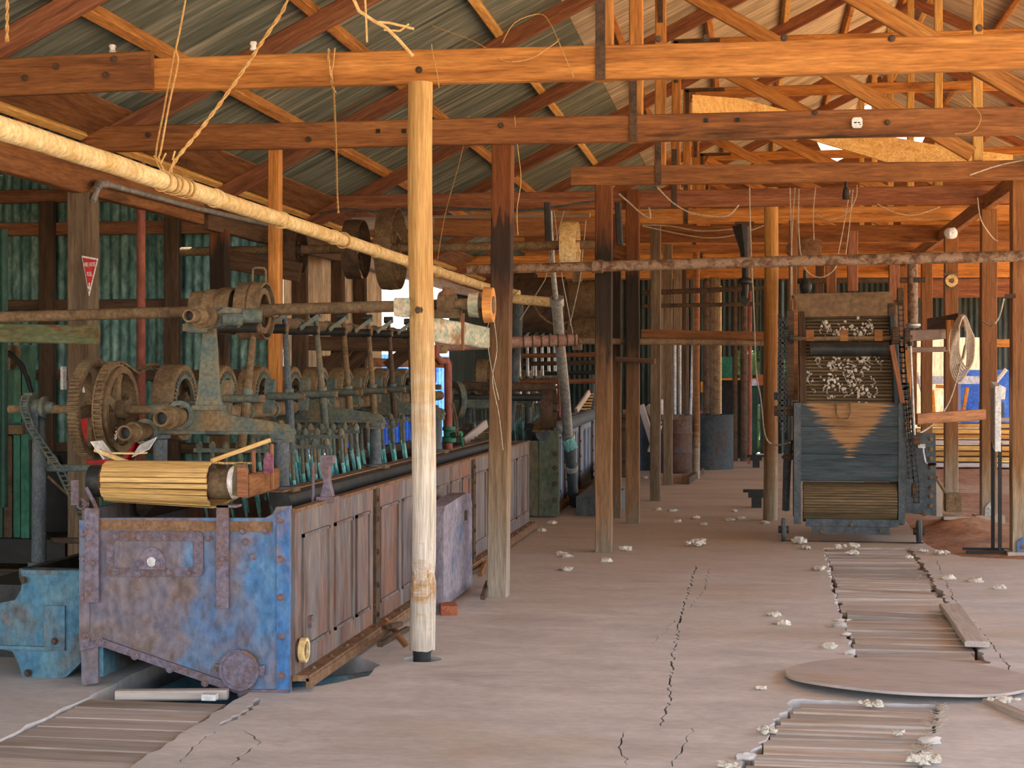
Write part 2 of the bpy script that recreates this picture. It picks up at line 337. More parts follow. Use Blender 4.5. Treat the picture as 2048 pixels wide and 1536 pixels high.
def fill2d(name, outer, holes, thick, m):
    cu = bpy.data.curves.new(name, 'CURVE'); cu.dimensions = '2D'; cu.fill_mode = 'BOTH'; cu.extrude = thick / 2
    for poly in [outer] + holes:
        sp = cu.splines.new('POLY'); sp.points.add(len(poly) - 1); sp.use_cyclic_u = True
        for q, p in zip(sp.points, poly): q.co = (p[0], p[1], 0, 1)
    o = bpy.data.objects.new('tmp', cu); COL.objects.link(o)
    me = bpy.data.meshes.new_from_object(o.evaluated_get(bpy.context.evaluated_depsgraph_get()))
    bpy.data.objects.remove(o); bpy.data.curves.remove(cu)
    me.name = name; me.materials.clear(); me.materials.append(M[m])
    return me
# ================================================================ camera, sky, sun
cam = bpy.data.cameras.new('camera'); co = bpy.data.objects.new('camera', cam); COL.objects.link(co)
co.location = (0, 0, CH); co.rotation_euler = (PI / 2, 0, TH)
cam.sensor_width = 36; cam.lens = 36 * F / 2048; cam.shift_y = -18 / 2048; cam.clip_end = 500
scene.camera = co
w = bpy.data.worlds.new('sky'); scene.world = w; w.use_nodes = True
nt = w.node_tree; bg = nt.nodes['Background']
tc = nt.nodes.new('ShaderNodeTexCoord'); sp = nt.nodes.new('ShaderNodeSeparateXYZ'); nt.links.new(tc.outputs['Generated'], sp.inputs[0])
mr = nt.nodes.new('ShaderNodeMapRange'); mr.inputs[1].default_value = -1; mr.inputs[2].default_value = 1; nt.links.new(sp.outputs['Z'], mr.inputs[0])
rp = ramp(nt, [(.62, .44, .27, 1), (.75, .55, .35, 1), (1.55, 1.45, 1.3, 1), (.68, .82, 1, 1), (.48, .66, 1, 1)], pos=[0, .47, .51, .6, .95])
nt.links.new(mr.outputs[0], rp.inputs[0]); nt.links.new(rp.outputs[0], bg.inputs['Color'])
bg.inputs['Strength'].default_value = 1.6
sun = bpy.data.lights.new('sun', 'SUN'); so = bpy.data.objects.new('sun', sun); COL.objects.link(so)
sun.energy = 12; sun.angle = .009; sun.color = (1, .9, .75)
d = V((-.62, -.25, -.80)); so.rotation_euler = d.to_track_quat('-Z', 'Y').to_euler()
scene.view_settings.view_transform = 'Standard'; scene.view_settings.look = 'None'
scene.view_settings.gamma = 1; scene.view_settings.use_curve_mapping = False
scene.view_settings.exposure = 1.32
scene.cycles.max_bounces = 8; scene.cycles.diffuse_bounces = 6; scene.cycles.use_denoising = True
scene.cycles.sample_clamp_indirect = 8
# ================================================================ ground and floor
mb = MB().add([(-60, -60, -.3), (60, -60, -.3), (60, 90, -.3), (-60, 90, -.3)], [(0, 1, 2, 3)])
put(mb, 'ground', 'yard', kind='structure', ang=0)
# red dirt floor of the right-hand bay, slightly heaped
gx, gy = 46, 60; vs = []; fs = []
for j in range(gy + 1):
    for i in range(gx + 1):
        x = 1.45 + i * .13; y = 13.9 + j * .35
        e = min(1, max(0, (x - 1.5) / .35)) * min(1, max(0, (y - 14.0) / .8))
        z = -.02 + e * (.03 + .05 * abs(noise.noise(V((x * 1.3, y * .9, 0)))) + .018 * noise.noise(V((x * 6, y * 6, 2))))
        z += .13 * math.exp(-((x - 2.15) / .3) ** 2 - ((y - 17.0) / .7) ** 2)
        vs.append((x, y, z))
for j in range(gy):
    for i in range(gx):
        a = j * (gx + 1) + i; fs.append((a, a + 1, a + gx + 2, a + gx + 1))
put(MB().add(vs, fs), 'ground_dirt', 'dirt', kind='structure', ang=60)
def jag(pts, amp, step=.06):
    o = []
    for i in range(len(pts)):
        a = V(pts[i]); b = V(pts[(i + 1) % len(pts)]); n = max(1, int((b - a).length / step))
        for k in range(n):
            q = a.lerp(b, k / n)
            if k: q = q + V((R.uniform(-amp, amp), R.uniform(-amp, amp), 0))
            o.append((q.x, q.y))
    return o
def crack(pix, wd):
    P = []
    W = [fl(*p) for p in pix]
    for a, b in zip(W, W[1:]):
        n = max(1, int((b - a).length / .05))
        for k in range(n): P.append(a.lerp(b, k / n) + V((R.uniform(-.014, .014), R.uniform(-.01, .01), 0)))
    P.append(W[-1]); L1 = []; L2 = []
    for i, p in enumerate(P):
        d = (P[min(i + 1, len(P) - 1)] - P[max(i - 1, 0)]).normalized(); n_ = V((-d.y, d.x, 0))
        e = wd * (.35 + .65 * abs(noise.noise(p * 3))) * (1 if 0 < i < len(P) - 1 else .2)
        L1.append((p + n_ * e)[:2]); L2.append((p - n_ * e)[:2])
    return L1 + L2[::-1]
holes = [
    jag([(.57, 9.17, 0), (1.3, 9.17, 0), (1.36, 11.5, 0), (1.42, 13.6, 0), (1.44, 15.15, 0), (.66, 15.1, 0), (.6, 12.5, 0)], .022),
    jag([(-.12, 6.2, 0), (.62, 6.25, 0), (.9, 7.98, 0), (.2, 8.02, 0)], .022),
    jag([(-3.28, 5.2, 0), (-2.5, 5.2, 0), (-2.52, 7.0, 0), (-2.52, 7.85, 0), (-2.2, 8.0, 0), (-2.02, 8.3, 0), (-2.03, 8.62, 0), (-2.14, 8.78, 0), (-2.5, 9.1, 0), (-2.6, 15.5, 0), (-3.25, 15.5, 0)], .014, .09),
    [(-1.84 + .11 * math.cos(a), 8.84 + .1 * math.sin(a)) for a in [2 * PI * k / 18 for k in range(18)]],
    crack([(1392, 1132), (1378, 1180), (1362, 1222), (1357, 1262), (1345, 1312), (1343, 1350), (1338, 1400), (1322, 1452)], .011),
    crack([(1420, 1135), (1407, 1182), (1378, 1216)], .006),
    crack([(1250, 1462), (1242, 1500), (1255, 1530)], .007),
    crack([(1390, 1452), (1360, 1500), (1345, 1534)], .006),
    crack([(520, 1396), (492, 1424), (440, 1452)], .03),
    crack([(432, 1462), (398, 1482), (360, 1525)], .008),
    crack([(486, 1458), (522, 1484), (492, 1502), (462, 1532)], .01),
    crack([(1872, 1120), (1892, 1165), (1912, 1205), (1950, 1250), (1992, 1300), (2030, 1352)], .008),
    crack([(1300, 1290), (1330, 1262), (1350, 1240)], .004),
    crack([(600, 1425), (720, 1432), (860, 1436)], .003),
]
outer = [(-6.5, -4), (7, -4), (7, 13.6), (3.2, 14.2), (2.4, 14.35), (1.9, 14.5), (1.68, 14.9), (1.62, 15.6), (1.66, 17), (1.64, 33.5), (-6.5, 33.5)]
me = fill2d('floor', outer, holes, .3, 'conc')
o = bpy.data.objects.new('floor', me); COL.objects.link(o); reg(o, Matrix.Translation((0, 0, -.15)), None); o['kind'] = 'structure'
# boarded floor of the left bay, raised a finger above the slab
for k in range(22):
    beam('floor_plank', (-10.5, 12.3 + k * .22, .015), (-5.05, 12.3 + k * .22, .015), .205, .03, 'dark', None, f'{ORD[k]} dark floor plank counting back across the left bay', 'floor board', 'dark planks flooring the left bay')
# timber slats of the two walkways let into the concrete
k = 0; y = 9.2
while y < 15.05:
    wd = R.choice([.15, .19, .21, .24]); t = (y - 9.2) / 5.9
    xa = .575 + .09 * t + R.uniform(-.012, .03); xb = 1.29 + .14 * t + R.uniform(-.05, .02)
    if k in (9, 20): xb += .16
    if k == 20: xa -= .14
    if k == 0: xb += .1
    beam('walkway_board', (xa, y + wd / 2, -.032 + R.uniform(-.02, .018)), (xb, y + wd / 2 + R.uniform(-.02, .01), -.03 + R.uniform(-.006, .01)), wd - R.uniform(.022, .042), .045, 'grey', None,
         f'{ORD[min(k, 29)]} grey walkway board beyond the round steel plate, towards the wool elevator', 'floor board', 'boards of the walkway to the wool elevator', wob=.003)
    y += wd; k += 1
y = 7.94; k = 0
while y > 6.3:
    wd = R.choice([.1, .13, .15]); t = (7.98 - y) / 1.45
    xa = .21 - .27 * t + R.uniform(-.01, .03); xb = .9 - .22 * t + R.uniform(-.05, .0)
    beam('walkway_board', (xa, y - wd / 2, -.026), (xb, y - wd / 2 - .01, -.026 + R.uniform(-.008, .008)), wd - R.uniform(.016, .032), .045, 'grey', None,
         f'{ORD[k]} pinkish grey board in front of the round steel plate, counting towards the viewer', 'floor board', 'boards of the walkway in the foreground', wob=.003)
    y -= wd; k += 1
y = 7.55
for k in range(7):
    wd = [.2, .22, .19, .21, .2, .2, .2][k]
    beam('trench_cover_board', (-3.25, y - wd / 2, -.03), (-2.55 + .01 * k, y - wd / 2 - .015, -.03), wd - .009, .04, 'grey', None,
         f'{ORD[k]} wide grey board covering the trench, counting from the blue tank', 'floor board', 'boards over the trench before the blue tank', wob=.002)
    y -= wd
beam('trench_batten', (-3.15, 7.63, -.0), (-2.6, 7.72, -.0), .07, .05, 'grey', None, 'grey batten laid across the trench below the blue tank front', 'batten')
put(MB().box((-2.66, 7.62, .005), (.07, .05, .03)), 'concrete_chip', 'white', None, 'small white chip lying at the end of the trench boards', 'rubble')
# loose plank lying beside the walkway, plank edging
beam('loose_plank', fl(1900, 1212, .03), fl(1955, 1288, .03), .14, .035, 'grey', None, 'loose weathered plank lying slanted beside the walkway', 'plank')
beam('edge_batten', fl(1975, 1402, .01), fl(2075, 1446, .01), .06, .03, 'grey', None, 'narrow batten running out of frame beyond the round steel plate', 'batten')
# round steel plate
mb = MB(); top = []; bot = []
for k in range(64):
    a = 2 * PI * k / 64; r = .63 + .012 * noise.noise(V((math.cos(a) * 2, math.sin(a) * 2, 0)))
    x = .80 + r * math.cos(a); yy = 8.56 + r * .9 * math.sin(a); z = .014 + .02 * max(0, -math.sin(a)) * (1 + math.cos(a - 3.4))
    top.append(V((x, yy, z + .014))); bot.append(V((x, yy, z)))
put(mb.loops([bot, top]), 'cover_plate', mat('grey_pink_steel_plate', ['98908e', 'a8a09c', 'b0a6a2'], (2, 5, 2), rough=.7, bump=.1, fine=.08, patch=(['a89a8a', 'a49484'], (1.2, 2, 1), .56, .72)), None, 'large round steel plate lying on the floor between the two walkways', 'plate')
# ================================================================ roof
def zr(x): return 4.28 + .5 * (x + 3.1) if x < 2.3 else 6.98 - .5 * (x - 2.3)
Y0, Y1 = -3.0, 33.2
def sheet(name, xa, xb, ya, yb, off, m, pitch=.076, amp=.013, kind='structure'):
    n = int((yb - ya) / pitch * 6); vs = []; fs = []
    for i in range(n + 1):
        y = ya + (yb - ya) * i / n; dz = amp * math.sin(2 * PI * (y - ya) / pitch)
        for x in (xa, xb):
            vs.append((x, y, zr(x) + off + dz)); 
    for i in range(n): fs.append((2 * i, 2 * i + 1, 2 * i + 3, 2 * i + 2))
    return put(MB().add(vs, fs), name, m, kind=kind, ang=80)
sheet('ceiling_1', -5.35, -1.75, Y0, Y1, .105, 'roof'); sheet('ceiling_2', -1.9, 2.32, Y0, Y1, .125, 'roof_sunlit')
sheet('ceiling_3', 2.3, 7.7, Y0, Y1, .12, 'roof_sunlit')
tn = 1
for x in [-4.95, -4.05, -3.2, -2.3, -1.4, -.5, .4, 1.3, 2.12, 2.5, 3.4, 4.3, 5.2, 6.2, 7.2]:
    s = 1 if x < 2.3 else -1; a = math.atan(.5) * s
    up = V((-math.sin(a), 0, math.cos(a)))
    beam(f'trim_{tn}', (x, Y0 + .05, zr(x) + .05), (x, Y1 - .05, zr(x) + .05), .075, .1, 'yellow' if tn % 3 == 1 else 'orange', kind='structure', up=up, seg=14); tn += 1
# eaves soffit boards
for k, x in enumerate((-5.2, -4.72)):
    beam(f'trim_{tn}', (x, Y0, zr(x) + .012), (x, Y1, zr(x) + .012), .34, .02, 'brown', kind='structure', up=V((-.447, 0, .894))); tn += 1
def rafter_z(x): return zr(x) - .075
QX, KX = -.82, 1.95
def truss(Y, zb, x0, x1, label, tie='orange', raf='redwood', king=True, th=.19, queen=True):
    t = thing('roof_truss', label, 'roof truss', (x0, Y, zb), 'roof trusses along the shed')
    beam('tie_beam', (x0, Y, zb + th / 2), (x1, Y, zb + th / 2 - .02), .075, th, tie, t)
    beam('rafter', (-5.0, Y + .02, rafter_z(-5.0)), (2.3, Y + .02, rafter_z(2.3)), .06, .15, raf, t)
    beam('rafter', (2.3, Y + .02, rafter_z(2.3)), (7.6, Y + .02, rafter_z(7.6)), .06, .15, raf, t)
    if not queen: return t
    zq = rafter_z(QX) - .1
    beam('queen_post', (QX, Y + .075, zb), (QX, Y + .075, zq), .1, .075, 'orange', t)
    beam('strap', (QX - .015, Y - .045, zb - .01), (QX - .015, Y - .045, zb + .62), .055, .01, 'rustdark', t, up=(0, 1, 0), wob=0)
    beam('straining_beam', (QX + .05, Y + .075, zq - .06), (5.4, Y + .075, zq - .06), .07, .13, 'orange', t)
    mbs = MB().box((QX + .22, Y + .03, zq - .03), (.5, .012, .045)).box((QX, Y + .03, zq - .25), (.045, .012, .45))
    put(mbs, 'corner_strap', 'rustdark', t)
    beam('strut', (QX + .08, Y + .02, zq - .12), (KX - .05, Y + .02, zb + th + .05), .06, .13, 'orange', t)
    if king: beam('king_post', (KX, Y + .08, zb + th), (KX, Y + .08, rafter_z(2.0)), .085, .075, 'yellow', t)
    return t
T = [truss(5.85, 3.25, -5.0, 6.4, 'nearest roof truss, only its rafter showing at the top left corner', queen=False)]
# ---- first full truss
T.append(truss(8.9, 3.25, -3.52, 6.4, 'orange truss whose beam crosses the whole picture and rests on the bleached round post', king=False))
t = T[-1]
beam('splice_plank', (-5.2, 8.84, 3.33), (-3.43, 8.84, 3.36), .06, .22, 'brown', t)
bolts(t, [at(p, q, 8.805) for p, q in ((112, 133), (50, 156), (228, 118), (212, 150))], (0, -1, 0), .014, 'rustdark')
bolts(t, [at(p, q, 8.86) for p, q in ((838, 140), (1317, 78), (1412, 76), (1568, 76), (1783, 77), (1958, 56))], (0, -1, 0), .014, 'rustdark')
T.append(truss(11.36, 3.26, -4.92, 6.4, 'brown second truss, its beam resting on the square post with a sooty middle', 'brown'))
bolts(T[-1], [at(p, q, 11.315) for p, q in ((297, 270), (617, 279), (1002, 251), (1775, 245), (1630, 225))], (0, -1, 0), .015, 'rustdark')
put(MB().box(at(756, 262, 11.318), (.03, .012, .03)).box(at(808, 262, 11.318), (.03, .012, .03)).box(at(1412, 241, 11.318), (.03, .012, .03)).box(at(1475, 240, 11.318), (.03, .012, .03)), 'bolt_hole', 'black', T[-1])
T.append(truss(14.4, 3.31, -1.62, 2.75, 'brown third truss, its beam ending on the dark post beside the aisle', 'brown', th=.17))
T.append(truss(17.4, 3.42, -4.95, 6.4, 'red-brown fourth truss, its beam running behind the lamp below the third one', 'redwood'))
T.append(truss(20.4, 3.52, -3.6, 6.4, 'fifth truss counting away from the viewer', 'orange'))
T.append(truss(23.4, 3.5, -3.6, 6.4, 'sixth truss counting away from the viewer', 'orange'))
T.append(truss(26.4, 3.4, -5, 6.4, 'seventh truss counting away from the viewer', 'orange'))
T.append(truss(29.4, 3.35, -5, 6.4, 'farthest roof truss at the end of the shed', 'redwood'))
# pale plank laid slanting over the third and fourth beams
pts = [(1385, 208, 13.6), (1480, 218, 14.6), (1640, 262, 15.2), (1780, 300, 15.6), (1900, 322, 15.9), (2025, 336, 16.2)]
P = [at(*p) for p in pts]; rings = []
for i, p in enumerate(P):
    h = .075 + .05 * min(i, 3) / 3
    rings.append([p + V((0, -.025, -h)), p + V((0, .025, -h)), p + V((0, .025, h)), p + V((0, -.025, h))])
put(MB().loops(rings), 'slanting_plank', 'yellow', None, 'pale yellow plank sagging between the third and fourth truss beams', 'plank')
# beams along the shed
beam('wall_plate', (-4.95, 6.5, 3.04), (-4.95, 13.9, 3.06), .09, .2, 'brown', None, 'brown wall plate along the left bay, above the fire sign post', 'beam')
beam('wall_plate', (-4.9, 13.9, 3.02), (-4.9, 19.4, 3.06), .07, .2, 'dark', None, 'darker wall plate continuing behind the first, beyond the second red pipe', 'beam')
beam('aisle_plate', (2.45, 13.8, 3.42), (2.45, 29.5, 3.42), .1, .15, 'brown', None, 'dark plate beam running back on top of the right-hand posts', 'beam')
for k, (px, py) in enumerate(((40, 250), (252, 345), (332, 362), (480, 402), (530, 415))):
    p = ax(px, py, -5.0)
    beam('cripple_stud', (-5.0, p.y, 3.13), (-5.0, p.y, 3.42), .05, .13, 'brown', None, f'short stud on the left wall plate, {ORD[k]} from the viewer', 'stud', 'short studs on the left wall plate', up=(0, 1, 0))
# ================================================================ posts
def logpost(name, p, z1, r, m, label, notch=None, lean=(0, 0), z0=0):
    mb = MB(); rings = []; n = 20; N = 46
    for i in range(N + 1):
        z = z0 + (z1 - z0) * i / N; rr = r * (1 + .06 * noise.noise(V((p[0], 0, z * 1.1))))
        if notch and abs(z - notch) < .05: rr *= .955
        c = V((p[0] + lean[0] * z + .012 * noise.noise(V((3, p[1], z * .9))), p[1] + lean[1] * z, z))
        rings.append([c + V((math.cos(a), math.sin(a), 0)) * rr * (1 + .05 * noise.noise(V((math.cos(a) * 2, math.sin(a) * 2, z * .5)))) for a in [2 * PI * k / n for k in range(n)]])
    return put(mb.loops(rings), name, m, None, label, 'post')
t = thing('round_log_post', 'bleached round log post standing before the tank side, under the nearest beam', 'post', (-1.84, 8.83, 0))
rings = []
for i in range(61):
    z = .055 + 3.19 * i / 60; rr = .069 * (1 + .03 * noise.noise(V((0, 0, z * 1.3)))) * (1.06 if z < .45 else 1)
    if abs(z - .465) < .03: rr *= .93
    cx = -1.84 + .012 * math.sin(z * 1.7)
    rings.append([V((cx, 8.83, z)) + V((math.cos(a), math.sin(a), 0)) * rr * (1 + .035 * noise.noise(V((math.cos(a) * 3, math.sin(a) * 3, z * .7)))) + V((0, 0, .012 * noise.noise(V((a * 2, 0, i)))) if i in (0,) else (0, 0, 0)) for a in [2 * PI * k / 26 for k in range(26)]])
put(MB().loops(rings), 'log', 'pale', t)
put(MB().lathe([(-.1, .05), (.02, .05), (.08, .056)], (-1.84, 8.83, 0), (0, 0, 1), 14, closed=False), 'dark_stump', 'irondark', t)  # dark, narrower foot of the log inside its hole
bolts(t, [at(838, 620, 8.765)], (0, -1, 0), .016, 'rustdark')
def sqpost(p, z1, w, h, m, label, z0=0, dx=0, dy=0):
    return beam('timber_post', (p[0], p[1], z0), (p[0] + dx, p[1] + dy, z1), w, h, m, None, label, 'post', up=(0, 1, 0), wob=.003, ch=.006, seg=10)
sqpost((-1.82, 11.45), 3.26, .145, .145, 'post_a', 'square timber post with a sooty patch, second post along the tank', dx=.035)
sqpost((-1.33, 14.45), 3.32, .15, .15, 'post_b', 'dark square post beside the aisle, charred above its pale foot')
sqpost((-1.28, 17.3), 3.6, .145, .13, 'post_b', 'dark square post with a small shelf nailed on, behind the charred post')
sqpost((-1.5, 17.9), 3.4, .09, .09, 'post_b', 'thin dark post squeezed between the two charred aisle posts')
for k, Y in enumerate((20.4, 23.4, 26.4, 29.4)):
    sqpost((-1.22, Y), 3.5, .13, .12, 'greybrown', f'brown post in the far left row of the aisle, {ORD[k]} beyond the shelf post')
sqpost((2.36, 14.75), 3.36, .17, .17, 'post_c', 'thick brown post at the right edge, standing in a blue steel shoe', z0=.02)
t = thing('post_shoe', 'blue steel shoe bolted round the foot of the right edge post', 'bracket', (2.36, 14.66, 0))
c = V((2.36, 14.655, 0)); mbs = MB().prism([(-.05, .02), (.05, .02), (.05, .12), (.0, .17), (-.05, .12)], lambda u, v, w: V((2.36 + u, 14.655 + w, v)), -.012, 0)
put(mbs, 'plate', 'blue2', t); bolts(t, [(2.36, 14.64, .08)], (0, -1, 0), .012, 'rust')
put(MB().box((2.36, 14.75, .01), (.26, .26, .05)), 'concrete_pad', 'conc', t)
sqpost((2.47, 17.5), 3.35, .16, .16, 'post_c', 'square post with a pale foot, second in the right-hand row', z0=.05)
put(MB().box((2.47, 17.5, .06), (.3, .3, .12)), 'concrete_pad', 'conc', None, 'concrete pad under the second right-hand post', 'footing')
t = thing('post_shoe', 'grey steel bracket on the foot of the second right-hand post', 'bracket', (2.47, 17.41, .1))
put(MB().prism([(-.05, .1), (.05, .1), (.05, .2), (0, .27), (-.05, .2)], lambda u, v, w: V((2.47 + u, 17.41 + w, v)), -.012, 0), 'plate', 'galv', t); bolts(t, [(2.47, 17.395, .2)], (0, -1, 0), .013, 'galv')
sqpost((2.43, 20.4), 3.35, .16, .15, 'post_c', 'post carrying a round bearing, third in the right-hand row')
sqpost((2.45, 23.4), 3.35, .15, .15, 'post_c', 'fourth post in the right-hand row, behind the bearing post')
sqpost((2.4, 26.4), 3.35, .15, .15, 'post_c', 'last post in the right-hand row before the daylight')
t = thing('bearing_block', 'round pale bearing on a square block high on the third right-hand post', 'bearing', (2.43, 20.3, 2.7))
p = at(1902, 562, 20.3); put(MB().box(p, (.16, .05, .2)), 'block', 'rust', t); put(MB().ringflat(p + V((0, -.05, 0)), (0, 1, 0), .075, .03, .05), 'ring', 'lag', t); put(MB().box(p + V((0, -.06, 0)), (.05, .05, .05)), 'square_shaft', 'rust', t)
logpost('round_log_post', (.19, 17.85), 3.66, .078, 'log_b', 'crooked round log post left of the wool elevator', lean=(.004, 0))
logpost('round_pole', (-.86, 24.9), 3.5, .055, 'post_c', 'slim round pole in the middle of the far aisle by the oil drum')
beam('sole_block', fl(1372, 962, .05), fl(1402, 942, .05), .1, .1, 'dark', None, 'dark timber block on the floor before the oil drum', 'block')
# left bay posts
sqpost((-4.95, 11.36), 2.96, .17, .19, 'greybrown', 'thick post carrying the red fire hose sign in the left bay')
sqpost((-4.93, 14.4), 2.96, .15, .15, 'post_b', 'charred post between the two red pipes in the left bay')
sqpost((-3.5, 11.47), 3.27, .085, .1, 'orange', 'orange timber post rising behind the machine, left of the hanging pulleys')
sqpost((-4.9, 18.6), 2.96, .14, .14, 'dark', 'dark post behind the hanging pulleys of the line shaft')
for k, (px, Y) in enumerate(((282, 12.6), (450, 15.4))):
    p = at(px, 800, Y)
    put(MB().cyl((p.x, Y, 0), (p.x, Y, 3.35 if k == 0 else 3.2), .036), 'red_pipe', 'redpipe', None, ['red oxide pipe standing upright behind the chain wheel', 'red oxide pipe standing upright behind the stepped pulley'][k], 'pipe')
# ================================================================ walls
def wallsheet(name, a, b, z0, z1, m, pitch=.11, amp=.013):
    a = V(a); b = V(b); d = b - a; n_ = int(d.length / pitch * 6); q = V((-d.y, d.x, 0)).normalized(); vs = []; fs = []
    for i in range(n_ + 1):
        p = a + d * i / n_ + q * amp * math.sin(2 * PI * i / 6)
        vs += [(p.x, p.y, z0), (p.x, p.y, z1)]
    for i in range(n_): fs.append((2 * i, 2 * i + 2, 2 * i + 3, 2 * i + 1))
    return put(MB().add(vs, fs), name, m, kind='structure', ang=80)
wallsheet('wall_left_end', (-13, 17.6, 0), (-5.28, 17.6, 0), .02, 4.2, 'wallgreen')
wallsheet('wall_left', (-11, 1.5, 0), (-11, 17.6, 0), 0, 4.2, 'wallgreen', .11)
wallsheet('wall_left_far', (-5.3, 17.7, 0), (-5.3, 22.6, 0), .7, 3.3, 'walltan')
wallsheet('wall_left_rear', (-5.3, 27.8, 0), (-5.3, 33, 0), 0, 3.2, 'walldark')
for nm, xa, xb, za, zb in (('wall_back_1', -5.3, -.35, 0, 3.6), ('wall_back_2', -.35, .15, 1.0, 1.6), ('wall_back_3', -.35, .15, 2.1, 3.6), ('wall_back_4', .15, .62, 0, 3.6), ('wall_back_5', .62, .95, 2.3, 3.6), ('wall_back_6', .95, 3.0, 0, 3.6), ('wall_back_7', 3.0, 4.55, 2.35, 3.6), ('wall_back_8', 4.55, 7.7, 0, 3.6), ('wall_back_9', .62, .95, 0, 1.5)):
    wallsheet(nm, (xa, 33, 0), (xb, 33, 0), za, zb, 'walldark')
n_ = 40; vs = []; fs = []
for i in range(n_ + 1):
    x = -5.3 + 13.0 * i / n_; vs += [(x, 33.02, 3.55), (x, 33.02, max(3.56, zr(x) + (.1 if abs(x - 2.3) > .9 else -.75)))]
for i in range(n_): fs.append((2 * i, 2 * i + 2, 2 * i + 3, 2 * i + 1))
put(MB().add(vs, fs), 'wall_gable', 'brown', kind='structure', ang=20)
wallsheet('wall_added_outside', (1.5, 44, 0), (11, 44, 0), -.3, 2.6, 'walltan', .2, .02)  # added wall outside, cuts the white in the right-hand opening
# left bay lean-to roof
vs = []; fs = []; n_ = int(19.5 / .076 * 4)
for i in range(n_ + 1):
    y = -1.9 + 19.5 * i / n_; dz = .009 * math.sin(PI * i / 2)
    vs += [(-11.2, y, 4.1 + dz), (-5.1, y, 3.72 + dz)]
for i in range(n_): fs.append((2 * i, 2 * i + 1, 2 * i + 3, 2 * i + 2))
put(MB().add(vs, fs), 'ceiling_left', 'roof', kind='structure', ang=80)
for k, (z, c) in enumerate(((3.42, 'redwood'), (3.03, 'redwood'), (2.3, 'dark'), (1.45, 'dark'), (.5, 'dark'))):
    zc = 1.6 + (750 - [380, 448, 605, 750, 900][k]) * 17.9 / 3200
    beam('wall_girt', (-12.9, 17.52, zc), (-5.3, 17.52, zc), .07, .12 if k > 1 else .15, c, None, ['topmost red girt on the green corrugated wall', 'red girt below the topmost on the green corrugated wall', 'dark girt at mid height on the green corrugated wall', 'dark girt behind the chain wheels on the green corrugated wall', 'lowest dark girt on the green corrugated wall'][k], 'girt')
for k, px in enumerate((95, 345, 600)):
    p = at(px, 600, 17.44)
    beam('wall_stud', (p.x, 17.44, 0), (p.x, 17.44, 3.6), .17, .1, 'dark', None, ['dark stud on the green wall left of the sign post', 'dark stud on the green wall between the red pipes', 'dark stud at the end of the green wall'][k], 'stud', up=(0, 1, 0))
beam('wall_stud', (-5.2, 20.9, 0), (-5.2, 20.9, 3.2), .16, .12, 'dark', None, 'dark stud against the tan sunlit wall behind the pulleys', 'stud', up=(0, 1, 0))
beam('wall_girt', (-5.22, 19.3, 1.78), (-5.22, 27.5, 1.78), .06, .12, 'brown', None, 'brown girt across the daylight opening behind the machine rods', 'girt')
beam('sill_beam', at(565, 685, 18.3), at(830, 690, 18.3), .1, .17, 'dark', None, 'dark beam seen through the machine rods behind the drums', 'beam')
for k, (a, b) in enumerate((((630, 760), (700, 690)), ((640, 795), (735, 695)), ((775, 735), (830, 690)))):
    beam('brace', at(*a, 18.5 + .2 * k), at(*b, 18.5 + .2 * k), .08, .16, 'dark', None, ['upper dark brace seen between the rods behind the drums', 'lower dark brace seen between the rods behind the drums', 'dark brace seen just left of the round log post'][k], 'brace')
beam('header_beam', (-5.1, 19.3, 3.1), (-5.1, 33, 3.1), .1, .14, 'grey', None, 'grey header beam over the daylight opening beside the round post', 'beam')
# sunlit blue sheeting outside the opening
wallsheet('fence_outside', (-8.2, 25, 0), (-6.2, 34, 0), .2, 2.0, 'tarp', .16, .02)
